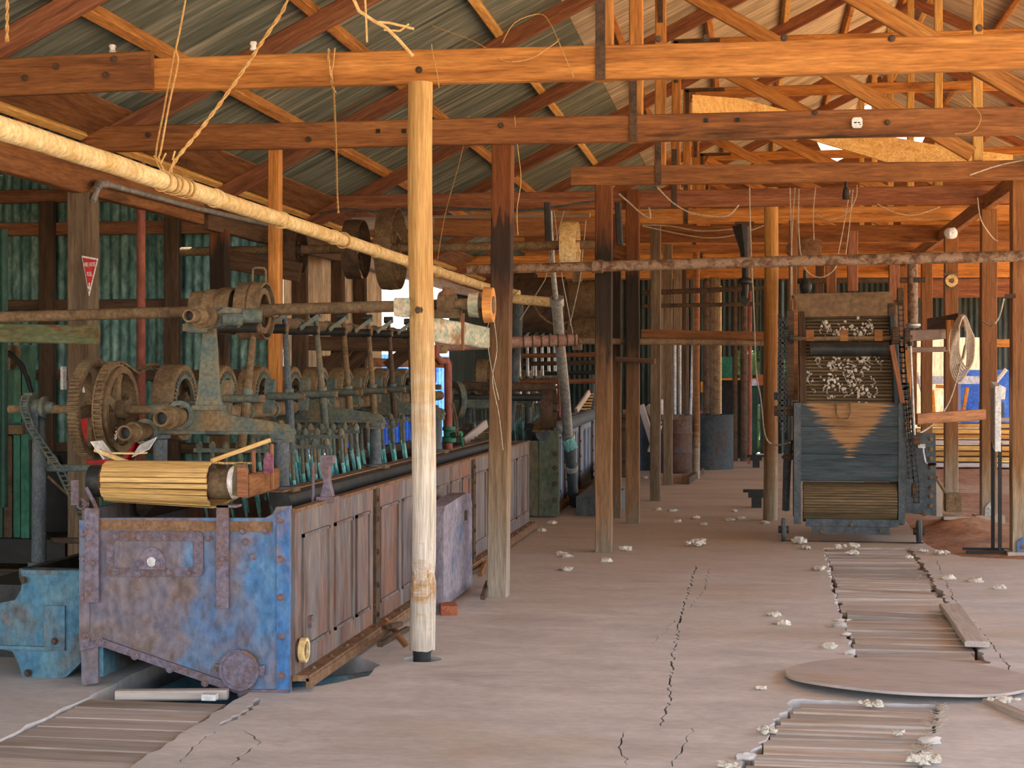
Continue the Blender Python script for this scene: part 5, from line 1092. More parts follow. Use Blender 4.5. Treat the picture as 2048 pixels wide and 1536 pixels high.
# green press at the far left
t = thing('green_press', 'dark green machine cabinet with black hoses at the left edge', 'machine', (-5.8, 11.5, 0))
g_ = lambda px, py, Y=11.8: at(px, py, Y)
def pb(x0, y0, x1, y1, Y, dp, m, nm):
    a = at(x0, y1, Y); b = at(x1, y0, Y); put(MB().bb((a.x, Y, a.z), (b.x, Y + dp, b.z)), nm, m, t)
pb(-60, 1080, 130, 1125, 11.9, .6, 'black', 'base')
pb(42, 690, 58, 1120, 12.0, .12, 'green', 'upright'); pb(-40, 690, 20, 740, 12.0, .2, 'rust', 'head_plate')
pb(8, 735, 42, 850, 12.05, .25, 'greendark', 'upper_panel'); pb(28, 740, 44, 845, 12.0, .03, 'green', 'panel_strip')
pb(-40, 850, 44, 868, 11.95, .25, 'rust', 'cross_rail'); pb(-40, 868, 5, 1110, 12.0, .3, 'greendark', 'lower_panel'); pb(6, 872, 24, 1110, 12.02, .15, 'rustdark', 'inner_post'); pb(27, 870, 40, 1110, 12.03, .15, 'green', 'inner_post')
pb(-40, 735, 4, 850, 12.1, .05, 'bright', 'side_sheet')
put(MB().lathe([(0, .02), (.01, .05), (.1, .055), (.14, .035), (.2, .035)], at(62, 868, 11.8), (0, 0, 1), 16, closed=False).cyl(at(52, 815, 11.8), at(68, 815, 11.8), .02), 'valve', 'rustdark', t)
for k, P in enumerate(([(-10, 696), (20, 706), (45, 730), (60, 775), (68, 808)], [(-10, 700), (30, 715), (55, 755), (68, 800), (80, 810)])):
    put(MB().tube([at(*p, 11.7) for p in P], .016, 10), 'hose', 'black', t)
beam('press_handle', at(62, 880, 11.75), at(72, 1000, 11.75), .03, .03, 'black', t)
put(MB().box(at(100, 990, 13.2), (.55, .3, .75)), 'engine_block', 'black', None, 'black engine block in the dark behind the pipe standard', 'engine')
put(MB().cyl(at(100, 925, 13.0), at(112, 920, 13.0), .05).cyl(at(92, 935, 13.0), at(106, 928, 13.0), .04), 'oil_can', 'galv', None, 'small shiny can on the engine block in the left bay', 'can')
put(MB().cyl((-5.6, 11.4, 2.7), (-5.6, 11.4, .6), .03), 'green_standpipe', 'greendark', None, 'thin green standpipe at the far left edge', 'pipe')
# ================================================================ wool elevator (right)
EY = 15.65
def worn_boards():
    m = M['paintboard'].copy(); m.name = 'blue_boards_worn_brown_in_the_middle'; nt = m.node_tree; L = nt.links.new; N = nt.nodes.new
    b = nt.nodes['Principled BSDF']; src = b.inputs['Base Color'].links[0].from_socket
    ge = N('ShaderNodeNewGeometry'); sp = N('ShaderNodeSeparateXYZ'); L(ge.outputs['Position'], sp.inputs[0])
    def ma(op, x, y):
        n = N('ShaderNodeMath'); n.operation = op
        for i, q in enumerate((x, y)):
            if isinstance(q, (int, float)): n.inputs[i].default_value = q
            else: L(q, n.inputs[i])
        return n.outputs[0]
    dx = ma('ABSOLUTE', ma('SUBTRACT', sp.outputs['X'], .92), 0)
    half = ma('MULTIPLY', ma('SUBTRACT', sp.outputs['Z'], .80), .80)       # the worn wedge is wide at the top
    mp = N('ShaderNodeMapping'); mp.inputs['Scale'].default_value = (3, 3, 45); L(ge.outputs['Position'], mp.inputs['Vector'])
    nz = N('ShaderNodeTexNoise'); nz.inputs['Scale'].default_value = 1; nz.inputs['Detail'].default_value = 6; L(mp.outputs[0], nz.inputs['Vector'])
    d = ma('ADD', ma('SUBTRACT', half, dx), ma('MULTIPLY', ma('SUBTRACT', nz.outputs['Fac'], .5), .5))
    rp = ramp(nt, [(0, 0, 0, 1), (1, 1, 1, 1)], pos=[.0, .06]); L(d, rp.inputs[0])
    r2 = ramp(nt, ['7a5a3a', '94704a', 'a27c50'], .35, .65); L(nz.outputs['Fac'], r2.inputs[0])
    mx = N('ShaderNodeMix'); mx.data_type = 'RGBA'; L(rp.outputs[0], mx.inputs[0]); L(src, mx.inputs[6]); L(r2.outputs[0], mx.inputs[7]); L(mx.outputs[2], b.inputs['Base Color'])
    return m
M['wornboard'] = worn_boards()
t = thing('wool_elevator', 'wool feed elevator with slatted apron and worn blue boards at the end of the walkway', 'elevator', (.92, EY, 0))
def eb(x0, y0, x1, y1, Y, dp, m, nm):
    a = at(x0, y1, Y); b = at(x1, y0, Y)
    return put(MB().bb((a.x, Y, a.z), (b.x, Y + dp, b.z)), nm, m, t)
a, b = at(1604, 0, EY).x, at(1798, 0, EY).x
for k, (y0, y1) in enumerate(((806, 853), (853, 909), (909, 963))):
    za, zb = at(1700, y1, EY).z, at(1700, y0, EY).z
    beam('front_board', (a - .02, EY + .02, (za + zb) / 2), (b + .0, EY + .02, (za + zb) / 2), .03, zb - za, 'wornboard', t, wob=.0005)
eb(1588, 806, 1602, 1048, EY - .01, .08, 'bluepost', 'side_rail'); eb(1797, 806, 1810, 1048, EY - .01, .08, 'bluepost', 'side_rail')
put(MB().bb((a - .06, EY + .08, .16), (a - .02, EY + 1.1, 1.33)).bb((b, EY + .08, .16), (b + .05, EY + 1.1, 1.33)), 'side_board', 'dark', t)
p = at(1686, 808, EY - .01)
put(MB().tube([p + V((-.065, 0, .0)), p + V((-.066, -.02, -.08)), p + V((-.05, -.03, -.13)), p + V((.04, -.03, -.14)), p + V((.068, -.02, -.08)), p + V((.066, 0, .02))], .007, 8), 'wire_handle', 'rust', t)
# bottom apron drum
za, zb = at(1700, 1035, EY).z, at(1700, 966, EY).z; rr_ = (zb - za) / 2 * 1.12; cz2 = (za + zb) / 2 - .03
for k in range(44):
    an = 2 * PI * k / 44; c = V(((a + b) / 2, EY + .16, cz2))
    Rm = Matrix.Rotation(an, 3, 'X'); p = c + Rm @ V((0, rr_, 0))
    if p.y < EY + .3: put(MB().box(p, (b - a - .03, .016, .0215), Rm), 'drum_slat', 'darkslat', t)
put(MB().cyl(((a + .02), EY + .16, cz2), (b - .02, EY + .16, cz2), rr_ - .008, n=30), 'drum', 'dark', t)
eb(1612, 1040, 1797, 1053, EY - .02, .06, 'bluepost', 'cross_rail'); eb(1625, 1055, 1780, 1068, EY - .06, .06, 'bluepost', 'axle_beam')
put(MB().cyl((at(1562, 0, EY).x, EY - .03, at(0, 1061, EY).z), (at(1846, 0, EY).x, EY - .03, at(0, 1061, EY).z), .026, n=14), 'axle', 'rustdark', t)
for px in (1567, 1837):
    x = at(px, 0, EY).x
    put(MB().lathe([(-.02, .02), (-.02, .1), (-.01, .112), (.012, .112), (.022, .1), (.022, .02)], (x, EY - .03, .113), ex, 28), 'wheel', 'bluepost', t)
    put(MB().cyl((x - .05, EY - .03, .113), (x + .05, EY - .03, .113), .035), 'wheel_hub', 'rustdark', t)
bolts(t, [at(1643, 1062, EY - .08), at(1762, 1061, EY - .08), at(1703, 1050, EY - .04)], (0, -1, 0), .012, 'rust')
# inclined lattice
yb, yt = EY + .1, EY + .62
z0_, z1_ = 1.2, at(1690, 634, yt).z
xl0, xr0 = at(1612, 0, yb).x, at(1788, 0, yb).x
N_ = 30
for k in range(N_):
    f = k / (N_ - 1); z = z0_ + (z1_ - z0_) * f; y = yb + (yt - yb) * f
    beam('lattice_slat', (xl0, y, z), (xr0, y, z + R.uniform(-.003, .003)), .016, .02, 'darkslat', t, wob=.001, seg=3)
put(MB().add([(xl0, yb + .03, z0_), (xr0, yb + .03, z0_), (xr0, yt + .03, z1_), (xl0, yt + .03, z1_), (xl0, yb + .045, z0_), (xr0, yb + .045, z0_), (xr0, yt + .045, z1_), (xl0, yt + .045, z1_)], [(0, 1, 2, 3), (7, 6, 5, 4), (0, 4, 5, 1), (1, 5, 6, 2), (2, 6, 7, 3), (3, 7, 4, 0)]), 'lattice_belt', 'dark', t)
mb = MB()
for k in range(0, N_, 2):
    f = k / (N_ - 1)
    for i in range(16):
        p = V((xl0 + (xr0 - xl0) * (i + .5) / 16, yb + (yt - yb) * f - .01, z0_ + (z1_ - z0_) * f)); mb.cyl(p, p + V((0, -.03, .008)), .002, .0008, 4)
put(mb, 'lattice_pin', 'rust', t, kind='stuff')
for x in (xl0 - .03, xr0 + .03): beam('lattice_cheek', (x, yb - .02, 1.2), (x, yt - .02, z1_ + .02), .07, .16, 'paintboard' if x > 1 else 'dark', t, up=(0, -1, 0))
# hood
h0, h1, h2, h3 = at(1586, 588, yt - .02), at(1785, 583, yt - .02), at(1779, 631, yt - .1), at(1603, 634, yt - .1)
o_ = V((0, .025, 0))
put(MB().add([h0, h1, h2, h3, h0 + o_, h1 + o_, h2 + o_, h3 + o_], [(3, 2, 1, 0), (4, 5, 6, 7), (0, 1, 5, 4), (1, 2, 6, 5), (2, 3, 7, 6), (3, 0, 4, 7)]), 'hood', 'hood', t, ang=20)
put(MB().bb((h0.x, yt, h0.z - .02), (h1.x, yt + .5, h0.z)), 'hood_top', 'hood', t)
# stripping shaft with three wooden blocks and dark beater drum
sy = EY + .06; sz = at(1700, 677, sy).z
put(MB().cyl((at(1575, 0, sy).x, sy, sz), (at(1825, 0, sy).x, sy, sz + .01), .02, n=14), 'stripper_shaft', 'rust', t)
for px in (1620, 1688, 1757): put(MB().box((at(px, 0, sy).x, sy, sz + .03), (.075, .05, .11)), 'wood_block', 'brown', t)
put(MB().cyl((xl0 + .04, sy + .16, sz - .1), (xr0 - .04, sy + .16, sz - .1), .07, n=20), 'beater_drum', 'irondark', t)
# left side gear and chain, right side gears
eb(1574, 622, 1588, 800, EY + .2, .1, 'dark', 'side_post'); eb(1585, 620, 1596, 800, EY + .3, .1, 'brown', 'side_post'); eb(1548, 812, 1600, 832, EY + .1, .12, 'dark', 'support_arm'); eb(1548, 785, 1590, 800, EY + .4, .1, 'irondark', 'support_arm')
for px, py, r in ((1560, 650, .06), (1583, 680, .055), (1572, 672, .075)): put(MB().gear((at(px, 0, EY).x, EY + .02, at(0, py, EY).z), ex, r, .02, .04, 14, .012), 'sprocket', 'irondark', t)
xg = at(1795, 0, EY).x
for px, py, r, w_ in ((1800, 606, .075, .05), (1790, 678, .07, .06), (1814, 678, .065, .05), (1781, 630, .05, .05), (1828, 962, .06, .04)): put(MB().gear((at(px, 0, EY).x, EY - .01, at(0, py, EY).z), ex, r, .02, w_, 14, .012), 'sprocket', 'rustdark', t)
beam('tension_bar', at(1783, 690, EY - .02), at(1806, 806, EY - .02), .05, .05, 'redwood', t, up=(0, 1, 0)); beam('tension_bar', at(1790, 600, EY + .05), at(1791, 680, EY + .05), .03, .03, 'rust', t, up=(0, 1, 0))
put(MB().cyl(at(1821, 690, EY - .05), at(1829, 870, EY - .05), .011), 'thin_rod', 'galv', t); put(MB().cyl(at(1821, 690, EY - .05) + V((0, 0, .03)), at(1821, 692, EY - .05), .025), 'rod_eye', 'irondark', t)
eb(1820, 865, 1840, 890, EY + .0, .08, 'dark', 'rod_foot')
for k, (P, m_) in enumerate((([(1562, 640), (1561, 840)], 'irondark'), ([(1568, 640), (1567, 860)], 'irondark'), ([(1801, 605), (1804, 690), (1808, 800)], 'rust'), ([(1803, 690), (1812, 800), (1822, 960)], 'rust'), ([(1813, 770), (1822, 880), (1833, 970), (1833, 1005)], 'rust'))):
    chain('elevator_chain', [at(*p, EY - .03) for p in P], 'irondark', ['dark chain on the left side of the elevator', 'second dark chain on the left side of the elevator', 'short chain below the top right sprocket of the elevator', 'long chain on the right side of the elevator', 'slack chain hanging at the right foot of the elevator'][k], .05, .042, th=.013)
# steel hopper side with crank
t = thing('hopper_side', 'blue-grey bolted steel plate with a white crank handle, right of the elevator', 'hopper', (1.75, 16.3, 0))
g2 = lambda p: (at(p[0], p[1], 16.3).x, at(p[0], p[1], 16.3).z)
put(MB().prism([g2(p) for p in [(1800, 1025), (1873, 1032), (1871, 866), (1822, 866), (1800, 900)]], yfn, 16.3, 16.33), 'steel_plate', 'bluepost', t)
bolts(t, [at(1862, y, 16.295) for y in (878, 898, 917, 935, 955, 975, 992, 1011)] + [at(1848, 1028, 16.295)], (0, -1, 0), .016, 'rust')
put(MB().tube([at(1846, 891, 16.28), at(1847, 905, 16.24), at(1851, 925, 16.22), at(1858, 929, 16.2)], .009).box(at(1843, 892, 16.27), (.07, .03, .04)), 'crank', 'white', t); put(MB().cyl(at(1857, 929, 16.2), at(1873, 928, 16.15), .014), 'crank_grip', 'black', t)
beam('cross_plank', at(1830, 838, 16.1), at(1966, 828, 17.2), .06, .11, 'brown', None, 'splintered brown plank nailed across the right-hand posts', 'plank')
put(MB().prism([g2(p) for p in [(1874, 1035), (1887, 1035), (1888, 985), (1872, 960)]], yfn, 16.4, 16.9), 'concrete_plinth', 'conc', None, 'chipped concrete plinth beside the bolted steel plate', 'plinth')
put(MB().bb(at(1888, 1040, 16.9), at(1930, 1028, 17.3)), 'concrete_sill', 'conc', None, 'low concrete sill before the second right-hand post', 'sill')
t = thing('oil_spout', 'rusty chute behind the concrete plinth', 'chute', at(1910, 1010, 17.1)); put(MB().bb(at(1892, 1024, 17.0), at(1918, 985, 17.2)), 'chute', 'rust', t); put(MB().tube([at(1872, 955, 16.8), at(1888, 982, 17.0)], .02), 'rod', 'rust', t)
# pipe hanging with glare
t = thing('down_pipe', 'black flaking pipe hanging at the top right of the elevator', 'pipe', at(1826, 660, 16.6))
a, b = at(1825, 525, 16.6), at(1826, 656, 16.6); put(MB().cyl(b, a, .052, n=18), 'pipe', 'pipe_rust', t); put(MB().lathe([(0, .052), (.02, .075), (.04, .075), (.05, .052)], b, (0, 0, 1), 18, closed=False), 'flange', 'galv', t); put(MB().box(at(1834, 560, 16.55), (.05, .04, .05)), 'bracket', 'irondark', t)
put(MB().blob(at(1902, 467, 16.9), .07, 9, (1, .8, .9), .15), 'float_ball', 'white', None, 'pale round float on the beam at the upper right', 'float')
# uprights above / behind the elevator
for k, (px, y0, y1, m_, Y) in enumerate(((1705, 462, 582, 'redwood', 17.0), (1662, 530, 585, 'brown', 17.4), (1788, 530, 700, 'redwood', 17.1), (1586, 440, 620, 'brown', 17.6), (1825, 665, 830, 'brown', 18.5), (1812, 700, 860, 'orange', 16.6), (1900, 640, 700, 'orange', 19))):
    beam('upright_board', at(px, y1, Y), at(px, y0, Y), .11 if k < 3 else .09, .05, m_, None, ['tall red-brown board behind the elevator hood with a rounded top', 'short brown board behind the hood left of the tall one', 'red-brown board at the top right of the elevator', 'brown board beside the crooked log above the elevator', 'brown upright under the hanging black pipe', 'orange upright beside the elevator chains', 'short orange cleat on the bearing post'][k], 'board', up=(0, 1, 0))
put(MB().cyl(at(1590, 562, 17.8), at(1850, 560, 17.8), .03), 'counter_shaft', 'rustdark', None, 'short dark shaft behind the elevator hood', 'shaft')
t = thing('governor', 'dark pear-shaped weight on the short shaft behind the hood', 'weight', at(1612, 580, 17.7)); put(MB().blob(at(1611, 572, 17.7), .07, 4, (1, 1, 1.3), .1), 'weight', 'irondark', t); put(MB().cyl(at(1610, 540, 17.7), at(1610, 565, 17.7), .02), 'neck', 'irondark', t)
put(MB().blob(at(1610, 500, 20.0), .19, 5, (1.2, .25, .8), .35), 'wool_bale_scrap', 'grime', None, 'mottled grey lump hung on the beam above the elevator', 'lump')
beam('bracket_arm', at(1862, 650, 20.0), at(1925, 640, 18.9), .1, .16, 'dark', None, 'dark bracket arm carrying the coil of grey rope', 'bracket')
beam('dark_bar', at(1812, 672, 17.0), at(1890, 668, 19.5), .06, .12, 'dark', None, 'dark bar between the elevator gears and the bearing post', 'bar')
beam('dark_bar', at(1810, 700, 17.2), at(1900, 698, 19.6), .05, .06, 'dark', None, 'thin brown bar below the dark bar', 'bar')
# coil of rope
t = thing('rope_coil', 'coil of grey rope hanging on the bracket in front of the right-hand posts', 'rope', at(1925, 700, 18.6))
for k in range(9):
    dx = (k - 4) * 3.2; lo = 712 + (k * 37 % 41); P = [at(1924 + dx * .25, 632, 18.6), at(1913 + dx * .45, 650, 18.5 - .02 * k), at(1909 + dx * .7, lo - 50, 18.45), at(1908 + dx * .8, lo - 14, 18.45), at(1920 + dx * .9, lo + 14, 18.45), at(1936 + dx * .7, lo + 4, 18.45), at(1941 + dx * .6, lo - 40, 18.5), at(1936 + dx * .4, 660, 18.55), at(1930 + dx * .25, 638, 18.6)]
    q = []
    for i in range(len(P)):
        a0, a1, a2, a3 = P[i - 1], P[i], P[(i + 1) % len(P)], P[(i + 2) % len(P)]
        for tt in (0, .25, .5, .75): q.append(.5 * (2 * a1 + (a2 - a0) * tt + (2 * a0 - 5 * a1 + 4 * a2 - a3) * tt * tt + (3 * a1 - a0 - 3 * a2 + a3) * tt ** 3))
    put(MB().tube(q, .011, 6, closed=True), 'turn', 'cable', t)
rope('rope_tail', [at(1930, 690, 18.5), at(1918, 740, 18.4), at(1900, 800, 18), at(1870, 845, 17.2), at(1832, 871, 16.2)], .01, 'cable', 'tail of the grey rope falling from the coil to the elevator', 'rope')
rope('cable', [at(2008, 597, 14.6), at(1998, 635, 14.7), at(1982, 652, 14.9), at(1965, 642, 16.5)], .008, 'cable', 'pale cable sagging from the thick right post', 'cable')
beam('post_cleat', at(2010, 592, 14.63), at(2031, 592, 14.63), .03, .04, 'dark', None, 'small dark cleat on the thick right post', 'cleat')
put(MB().prism([(-.03, -.06), (.03, -.06), (.04, .04), (-.02, .07)], lambda u, v, w: at(2003, 785, 14.6) + V((u, w, v)), 0, .06), 'wall_switch', 'white', None, 'white and yellow switch box on the thick right post', 'switch')
# information stand
t = thing('information_stand', 'white edge-on information panel on two thin black legs at the right', 'stand', fl(1985, 1106))
p = fl(1990, 1108)
Rz = Matrix.Rotation(.03, 3, 'Z')
put(MB().box((p.x + .025, p.y + .12, 1.23), (.05, .6, .58), Matrix.Rotation(-.08, 3, 'Z') @ Matrix.Rotation(.06, 3, 'X')), 'panel', 'white', t)
put(MB().box((p.x - .003, p.y + .12, 1.23), (.008, .5, .5), Matrix.Rotation(-.08, 3, 'Z')), 'panel_face', 'grey', t, 'grey printed face')
for dy in (-.05, .2):
    put(MB().box((p.x + .03 - dy * .1, p.y + dy, .5), (.03, .03, 1.0)), 'leg', 'black', t); put(MB().box((p.x + .02, p.y + dy, .018), (.55, .035, .03)), 'foot', 'black', t)
# ================================================================ far aisle
mb = MB()
for k in range(60):
    mb.blob(V((.3 + R.gauss(0, .9), 37 + R.gauss(0, .4), 1.0 + R.gauss(0, .6))), R.uniform(.3, .6), k, (1, 1, .9), .9, 8, 2.5)
put(mb, 'glare_blocker', 'glare_blocker', None, 'dark green blob added outside to dim the small far openings beyond the aisle', 'glare_blocker')  # leafy mass added outside to dim the white of the far openings
def drum(c, r, h, m, label, name='oil_drum', ribs=(.36, .68), opn=True):
    t = thing(name, label, 'drum', c); prof = [(.0, r * .97), (.0, r), (.03, r)]
    for f in ribs: prof += [(h * f - .03, r), (h * f, r * 1.04), (h * f + .03, r)]
    prof += [(h - .02, r), (h, r * 1.03), (h, r * .95), (h - .08, r * .94)]
    put(MB().lathe(prof, c, (0, 0, 1), 40), 'shell', m, t); put(MB().cyl(V(c) + V((0, 0, .02)), V(c) + V((0, 0, h * .7)), r * .93, n=30), 'contents', 'black', t)
    return t
drum((-1.24, 26.3, 0), .265, .95, 'drum', 'rusty ribbed oil drum at the end of the aisle')
drum((-.78, 27.6, 0), .46, .93, 'bluevat', 'wide dull blue vat behind the oil drum', 'vat', ribs=())
drum((-1.75, 27.0, 0), .26, .9, 'bluevat', 'blue drum half hidden left of the oil drum', ribs=())
put(MB().blob(at(1440, 838, 27.5), .1, 2, (1, .8, .6)), 'wool_lump', 'wool', None, 'white lump of wool on the rim of the blue vat', 'wool')
t = thing('work_bench', 'dark work bench with odds and ends, left of the oil drum', 'bench', at(1290, 800, 25))
a, b = at(1225, 790, 25.5), at(1338, 812, 24.2)
beam('bench_top', V((-2.1, 25.3, .96)), V((-1.2, 24.7, .95)), .6, .07, 'dark', t)
for x in (-2.0, -1.3): put(MB().box((x, 25.0, .46), (.08, .08, .92)), 'leg', 'dark', t)
p = at(1326, 803, 24.9); put(MB().cyl((p.x, 24.9, .99), (p.x, 24.9, 1.22), .11, n=18), 'pail', 'white', None, 'white pail standing on the bench end', 'pail')
t = thing('bench_clutter', 'red-brown tools lying on the work bench', 'tools', (-1.95, 25.0, .99))
for k in range(5): put(MB().box((-1.95 + .12 * k, 25.0 + .03 * (k % 2), 1.03), (.1, .12, .06 + .03 * (k % 3))), 'tool', ['redwood', 'rust', 'bluepost', 'red', 'rustdark'][k], t)
t = thing('trestle', 'pale leaning trestle boards below the bench', 'trestle', at(1300, 900, 24))
for a, b in (((1282, 810), (1312, 905)), ((1294, 812), (1318, 850)), ((1318, 850), (1300, 905))): beam('board', at(*a, 24.0), at(*b, 23.9), .04, .1, 'grey', t)
t = thing('black_cabinet', 'tall black and green cabinet deep in the aisle', 'cabinet', at(1470, 850, 31))
a, b = at(1408, 0, 31).x, at(1512, 0, 31).x
put(MB().bb((a, 31, 0), (b, 31.6, 1.5)), 'body', 'black', t); put(MB().bb((at(1440, 0, 31).x, 30.98, 1.55), (at(1470, 0, 31).x, 31.02, 1.95)), 'sheet', 'green', t); put(MB().bb((at(1482, 0, 31).x, 30.95, .1), (at(1515, 0, 31).x, 31, 1.45)), 'door', 'greendark', t); put(MB().bb((a, 30.9, 1.5), (b, 31.7, 1.54)), 'top', 'amber', t)
for k, (px, py, wd, h, m_) in enumerate(((1410, 774, .16, .2, 'amber'), (1412, 830, .24, .17, 'plum'), (1508, 765, .14, .12, 'bright'), (1525, 760, .2, .2, 'brick'))):
    p = at(px, py, 30.5); put(MB().box(p, (wd, .06, h)), 'notice_board', m_, None, ['orange notice hanging deep in the aisle', 'plum-coloured board behind the blue vat', 'small pale notice right of the black cabinet', 'brick-red card near the crooked log'][k], 'notice')
for k, (px, Y, r, m_, z1) in enumerate(((1350, 26.25, .022, 'galv', 2.3), (1360, 26.3, .022, 'galv', 2.3), (1380, 27.0, .022, 'galv', 2.2), (1440, 29, .03, 'lag', 3.2), (1500, 29, .035, 'redpipe', 3.2), (1488, 30, .07, 'rustdark', 3.3), (1430, 28, .1, 'rust', 3.3), (1470, 30, .05, 'rustdark', 3.3), (1412, 29, .06, 'rustdark', 3.3))):
    p = at(px, 700, Y); z0 = .6 if k < 3 else 0
    put(MB().cyl((p.x, Y, z0), (p.x + (.05 if k == 2 else 0), Y, z1), r, n=10), 'far_pole', m_, None, ['left one of two thin pale pipes rising from the oil drum', 'right one of two thin pale pipes rising from the oil drum', 'thin grey pipe just right of the pair over the oil drum', 'thin pale pole in front of the black cabinet', 'thin red pole left of the crooked log', 'dark brown pole deep in the aisle', 'broad brown pole deep in the aisle', 'thin brown pole between the cabinet and the red pole', 'dark pole behind the blue vat'][k], 'pole')
for k, (px, y0, y1, m_, Y) in enumerate(((1155, 480, 700, 'greybrown', 24), (1200, 500, 760, 'dark', 26), (1330, 470, 900, 'greybrown', 27.5), (1365, 480, 880, 'dark', 28.5), (1590, 480, 900, 'greybrown', 27), (1640, 470, 640, 'dark', 28))):
    beam('far_post', at(px, y1, Y), at(px, y0, Y), .14, .12, m_, None, ['far brown post behind the yellow-brown pulley', 'far dark post behind the charred aisle post', 'far brown post left of the slim round pole', 'second far brown post beside the slim round pole', 'far brown post behind the elevator on its left', 'far dark post behind the elevator hood'][k], 'post', up=(0, 1, 0))
put(MB().cyl(at(1285, 586, 22), at(1540, 575, 22), .035), 'far_shaft', 'rustdark', None, 'upper far shaft crossing above the aisle', 'shaft')
put(MB().cyl(at(1285, 612, 23), at(1520, 608, 23), .03), 'far_shaft', 'rustdark', None, 'lower far shaft crossing above the aisle', 'shaft')
t = thing('gear_hanger', 'dark iron hanger with a dark disc gear, left of the crooked log', 'hanger', at(1490, 620, 19.5))
P = [at(1483, 450, 19.5), at(1489, 500, 19.5), at(1492, 545, 19.5), at(1490, 600, 19.5)]
put(MB().tube(P, [.12, .06, .05, .035], 10), 'stem', 'irondark', t); put(MB().lathe([(0, .03), (.02, .1), (.05, .1), (.09, .05)], at(1490, 570, 19.5), (0, 0, 1), 20, closed=False), 'gear', 'irondark', t); put(MB().box(at(1489, 602, 19.4), (.1, .1, .09), Matrix.Rotation(.6, 3, 'Y')), 'bearing', 'irondark', t); put(MB().bb(at(1470, 452, 19.4), at(1508, 446, 19.6)), 'mount', 'dark', t)
for k, (px, py, r, w_, m_) in enumerate(((1085, 610, .35, .3, 'rustdark'), (1175, 600, .24, .25, 'rust'), (1160, 650, .25, .22, 'rust'), (1195, 645, .22, .2, 'lag'), (1045, 575, .22, .2, 'rustdark'))):
    p = at(px, py, 20 + k * .7); t = thing('belt_drum', ['widest dark drum hanging behind the leaning pipe', 'brown drum above the sunlit one, left of the charred post', 'sunlit drum left of the charred aisle post', 'pale drum tight against the charred aisle post', 'dark drum behind the right edge of the square post'][k], 'drum', p - V((0, 0, r)))
    put(MB().lathe([(-w_, r - .02), (-w_, r), (w_, r), (w_, r - .02)], p, ex, 30), 'shell', m_, t); put(MB().cyl(p - V((w_ * .8, 0, 0)), p + V((w_ * .8, 0, 0)), r * .97, n=24), 'core', 'dark', t)
put(MB().tube([fl(1255, 958, .15) + V((-.35, .9, .1)), fl(1180, 1000, .15) + V((0, .9, 0))], .13, 14), 'floor_pipe', 'rust', None, 'brown pipe lying on the floor behind the charred aisle post', 'pipe')
put(MB().bb(fl(1152, 1032), fl(1243, 1020, .0) + V((0, .5, .22))), 'steel_box', 'bluepost', None, 'low grey steel box at the foot of the charred aisle post', 'box')
beam('shelf_board', at(1232, 718, 17.2), at(1310, 722, 17.15), .1, .055, 'dark', None, 'short dark shelf nailed across the shelf post', 'shelf')
beam('gusset_board', at(1228, 500, 17.5), at(1275, 515, 17.5), .05, .16, 'brown', None, 'slanting gusset board between the charred posts', 'gusset')
for k, (px, py) in enumerate(((1512, 935), (1513, 1015))):
    p = fl(px, py); t = thing('floor_vice', ['dark cast iron vice farther back beside the crooked log', 'dark cast iron block at the foot of the crooked log'][k], 'vice', p)
    put(MB().box(p + V((0, 0, .06)), (.12, .12, .12)), 'body', 'irondark', t); put(MB().box(p + V((0, 0, .16)), (.2, .08, .08)), 'jaw', 'irondark', t); put(MB().cyl(p + V((-.16, 0, .2)), p + V((.16, 0, .2)), .02), 'screw', 'irondark', t)
put(MB().tube([at(1578, 880, 16.7), at(1574, 930, 16.7), at(1572, 1020, 16.8)], .04, 12), 'elevator_drain', 'bluepost', None, 'grey-green pipe standing between the crooked log and the elevator', 'pipe')
put(MB().lathe([(0, .04), (.03, .07), (.06, .04)], at(1576, 920, 16.7), (0, 0, 1), 12, closed=False), 'pipe_union', 'rust', None, 'union nut on the grey-green pipe by the elevator', 'pipe fitting')
# second machine over the second tank
bridge(18.5, 'bridge frame over the front of the second tank', col=False)
bridge(21.0, 'bridge frame over the middle of the second tank', col=False)
for k in range(9):
    rod_unit(18.4 + .74 * k, .02, f'{["first", "second", "third", "fourth", "fifth", "sixth", "seventh", "eighth", "ninth"][k]} pale connecting rod over the second tank', 'galv')
for k in range(5): dup(t0, (DX + .55, 18.9 + 1.0 * k, DZ), f'{["first", "second", "third", "fourth", "fifth"][k]} gear drum over the second tank')
for k, y in enumerate((18.3, 19.1, 19.9, 20.7, 21.6, 22.5)): rake(y, 1.22, 7, -3.2, -2.64, 0, f'{["first", "second", "third", "fourth", "fifth", "sixth"][k]} rake hanging in the second tank')
shaft([(-3.17, 18.1, 1.365), (-3.17, 25.5, 1.39)], .048, 'rust', 'tubular shaft over the second tank')
a, b = at(905, 772, 17.3), at(1110, 775, 17.4)
put(MB().cyl(a, b, .05, n=14), 'cross_tube', 'rustdark', None, 'dark tube crossing behind the square post at waist height', 'tube'); put(MB().cyl(at(905, 795, 17.2), at(1085, 795, 17.3), .04, n=14), 'cross_tube', 'irondark', None, 'lower dark tube crossing behind the square post', 'tube')
for k, (y0, Y) in enumerate(((712, 20.2), (728, 21.2), (748, 22.3), (765, 19.5))):
    put(MB().cyl(at(1030, y0, Y), at(1192, y0 - 3, Y), .03, n=10), 'cross_tube', ['redwood', 'rustdark', 'irondark', 'redwood'][k], None, ['highest thin red-brown tube crossing over the second tank', 'second thin tube from the top crossing over the second tank', 'third dark thin tube crossing over the second tank', 'lowest thin red-brown tube crossing over the second tank'][k], 'tube')
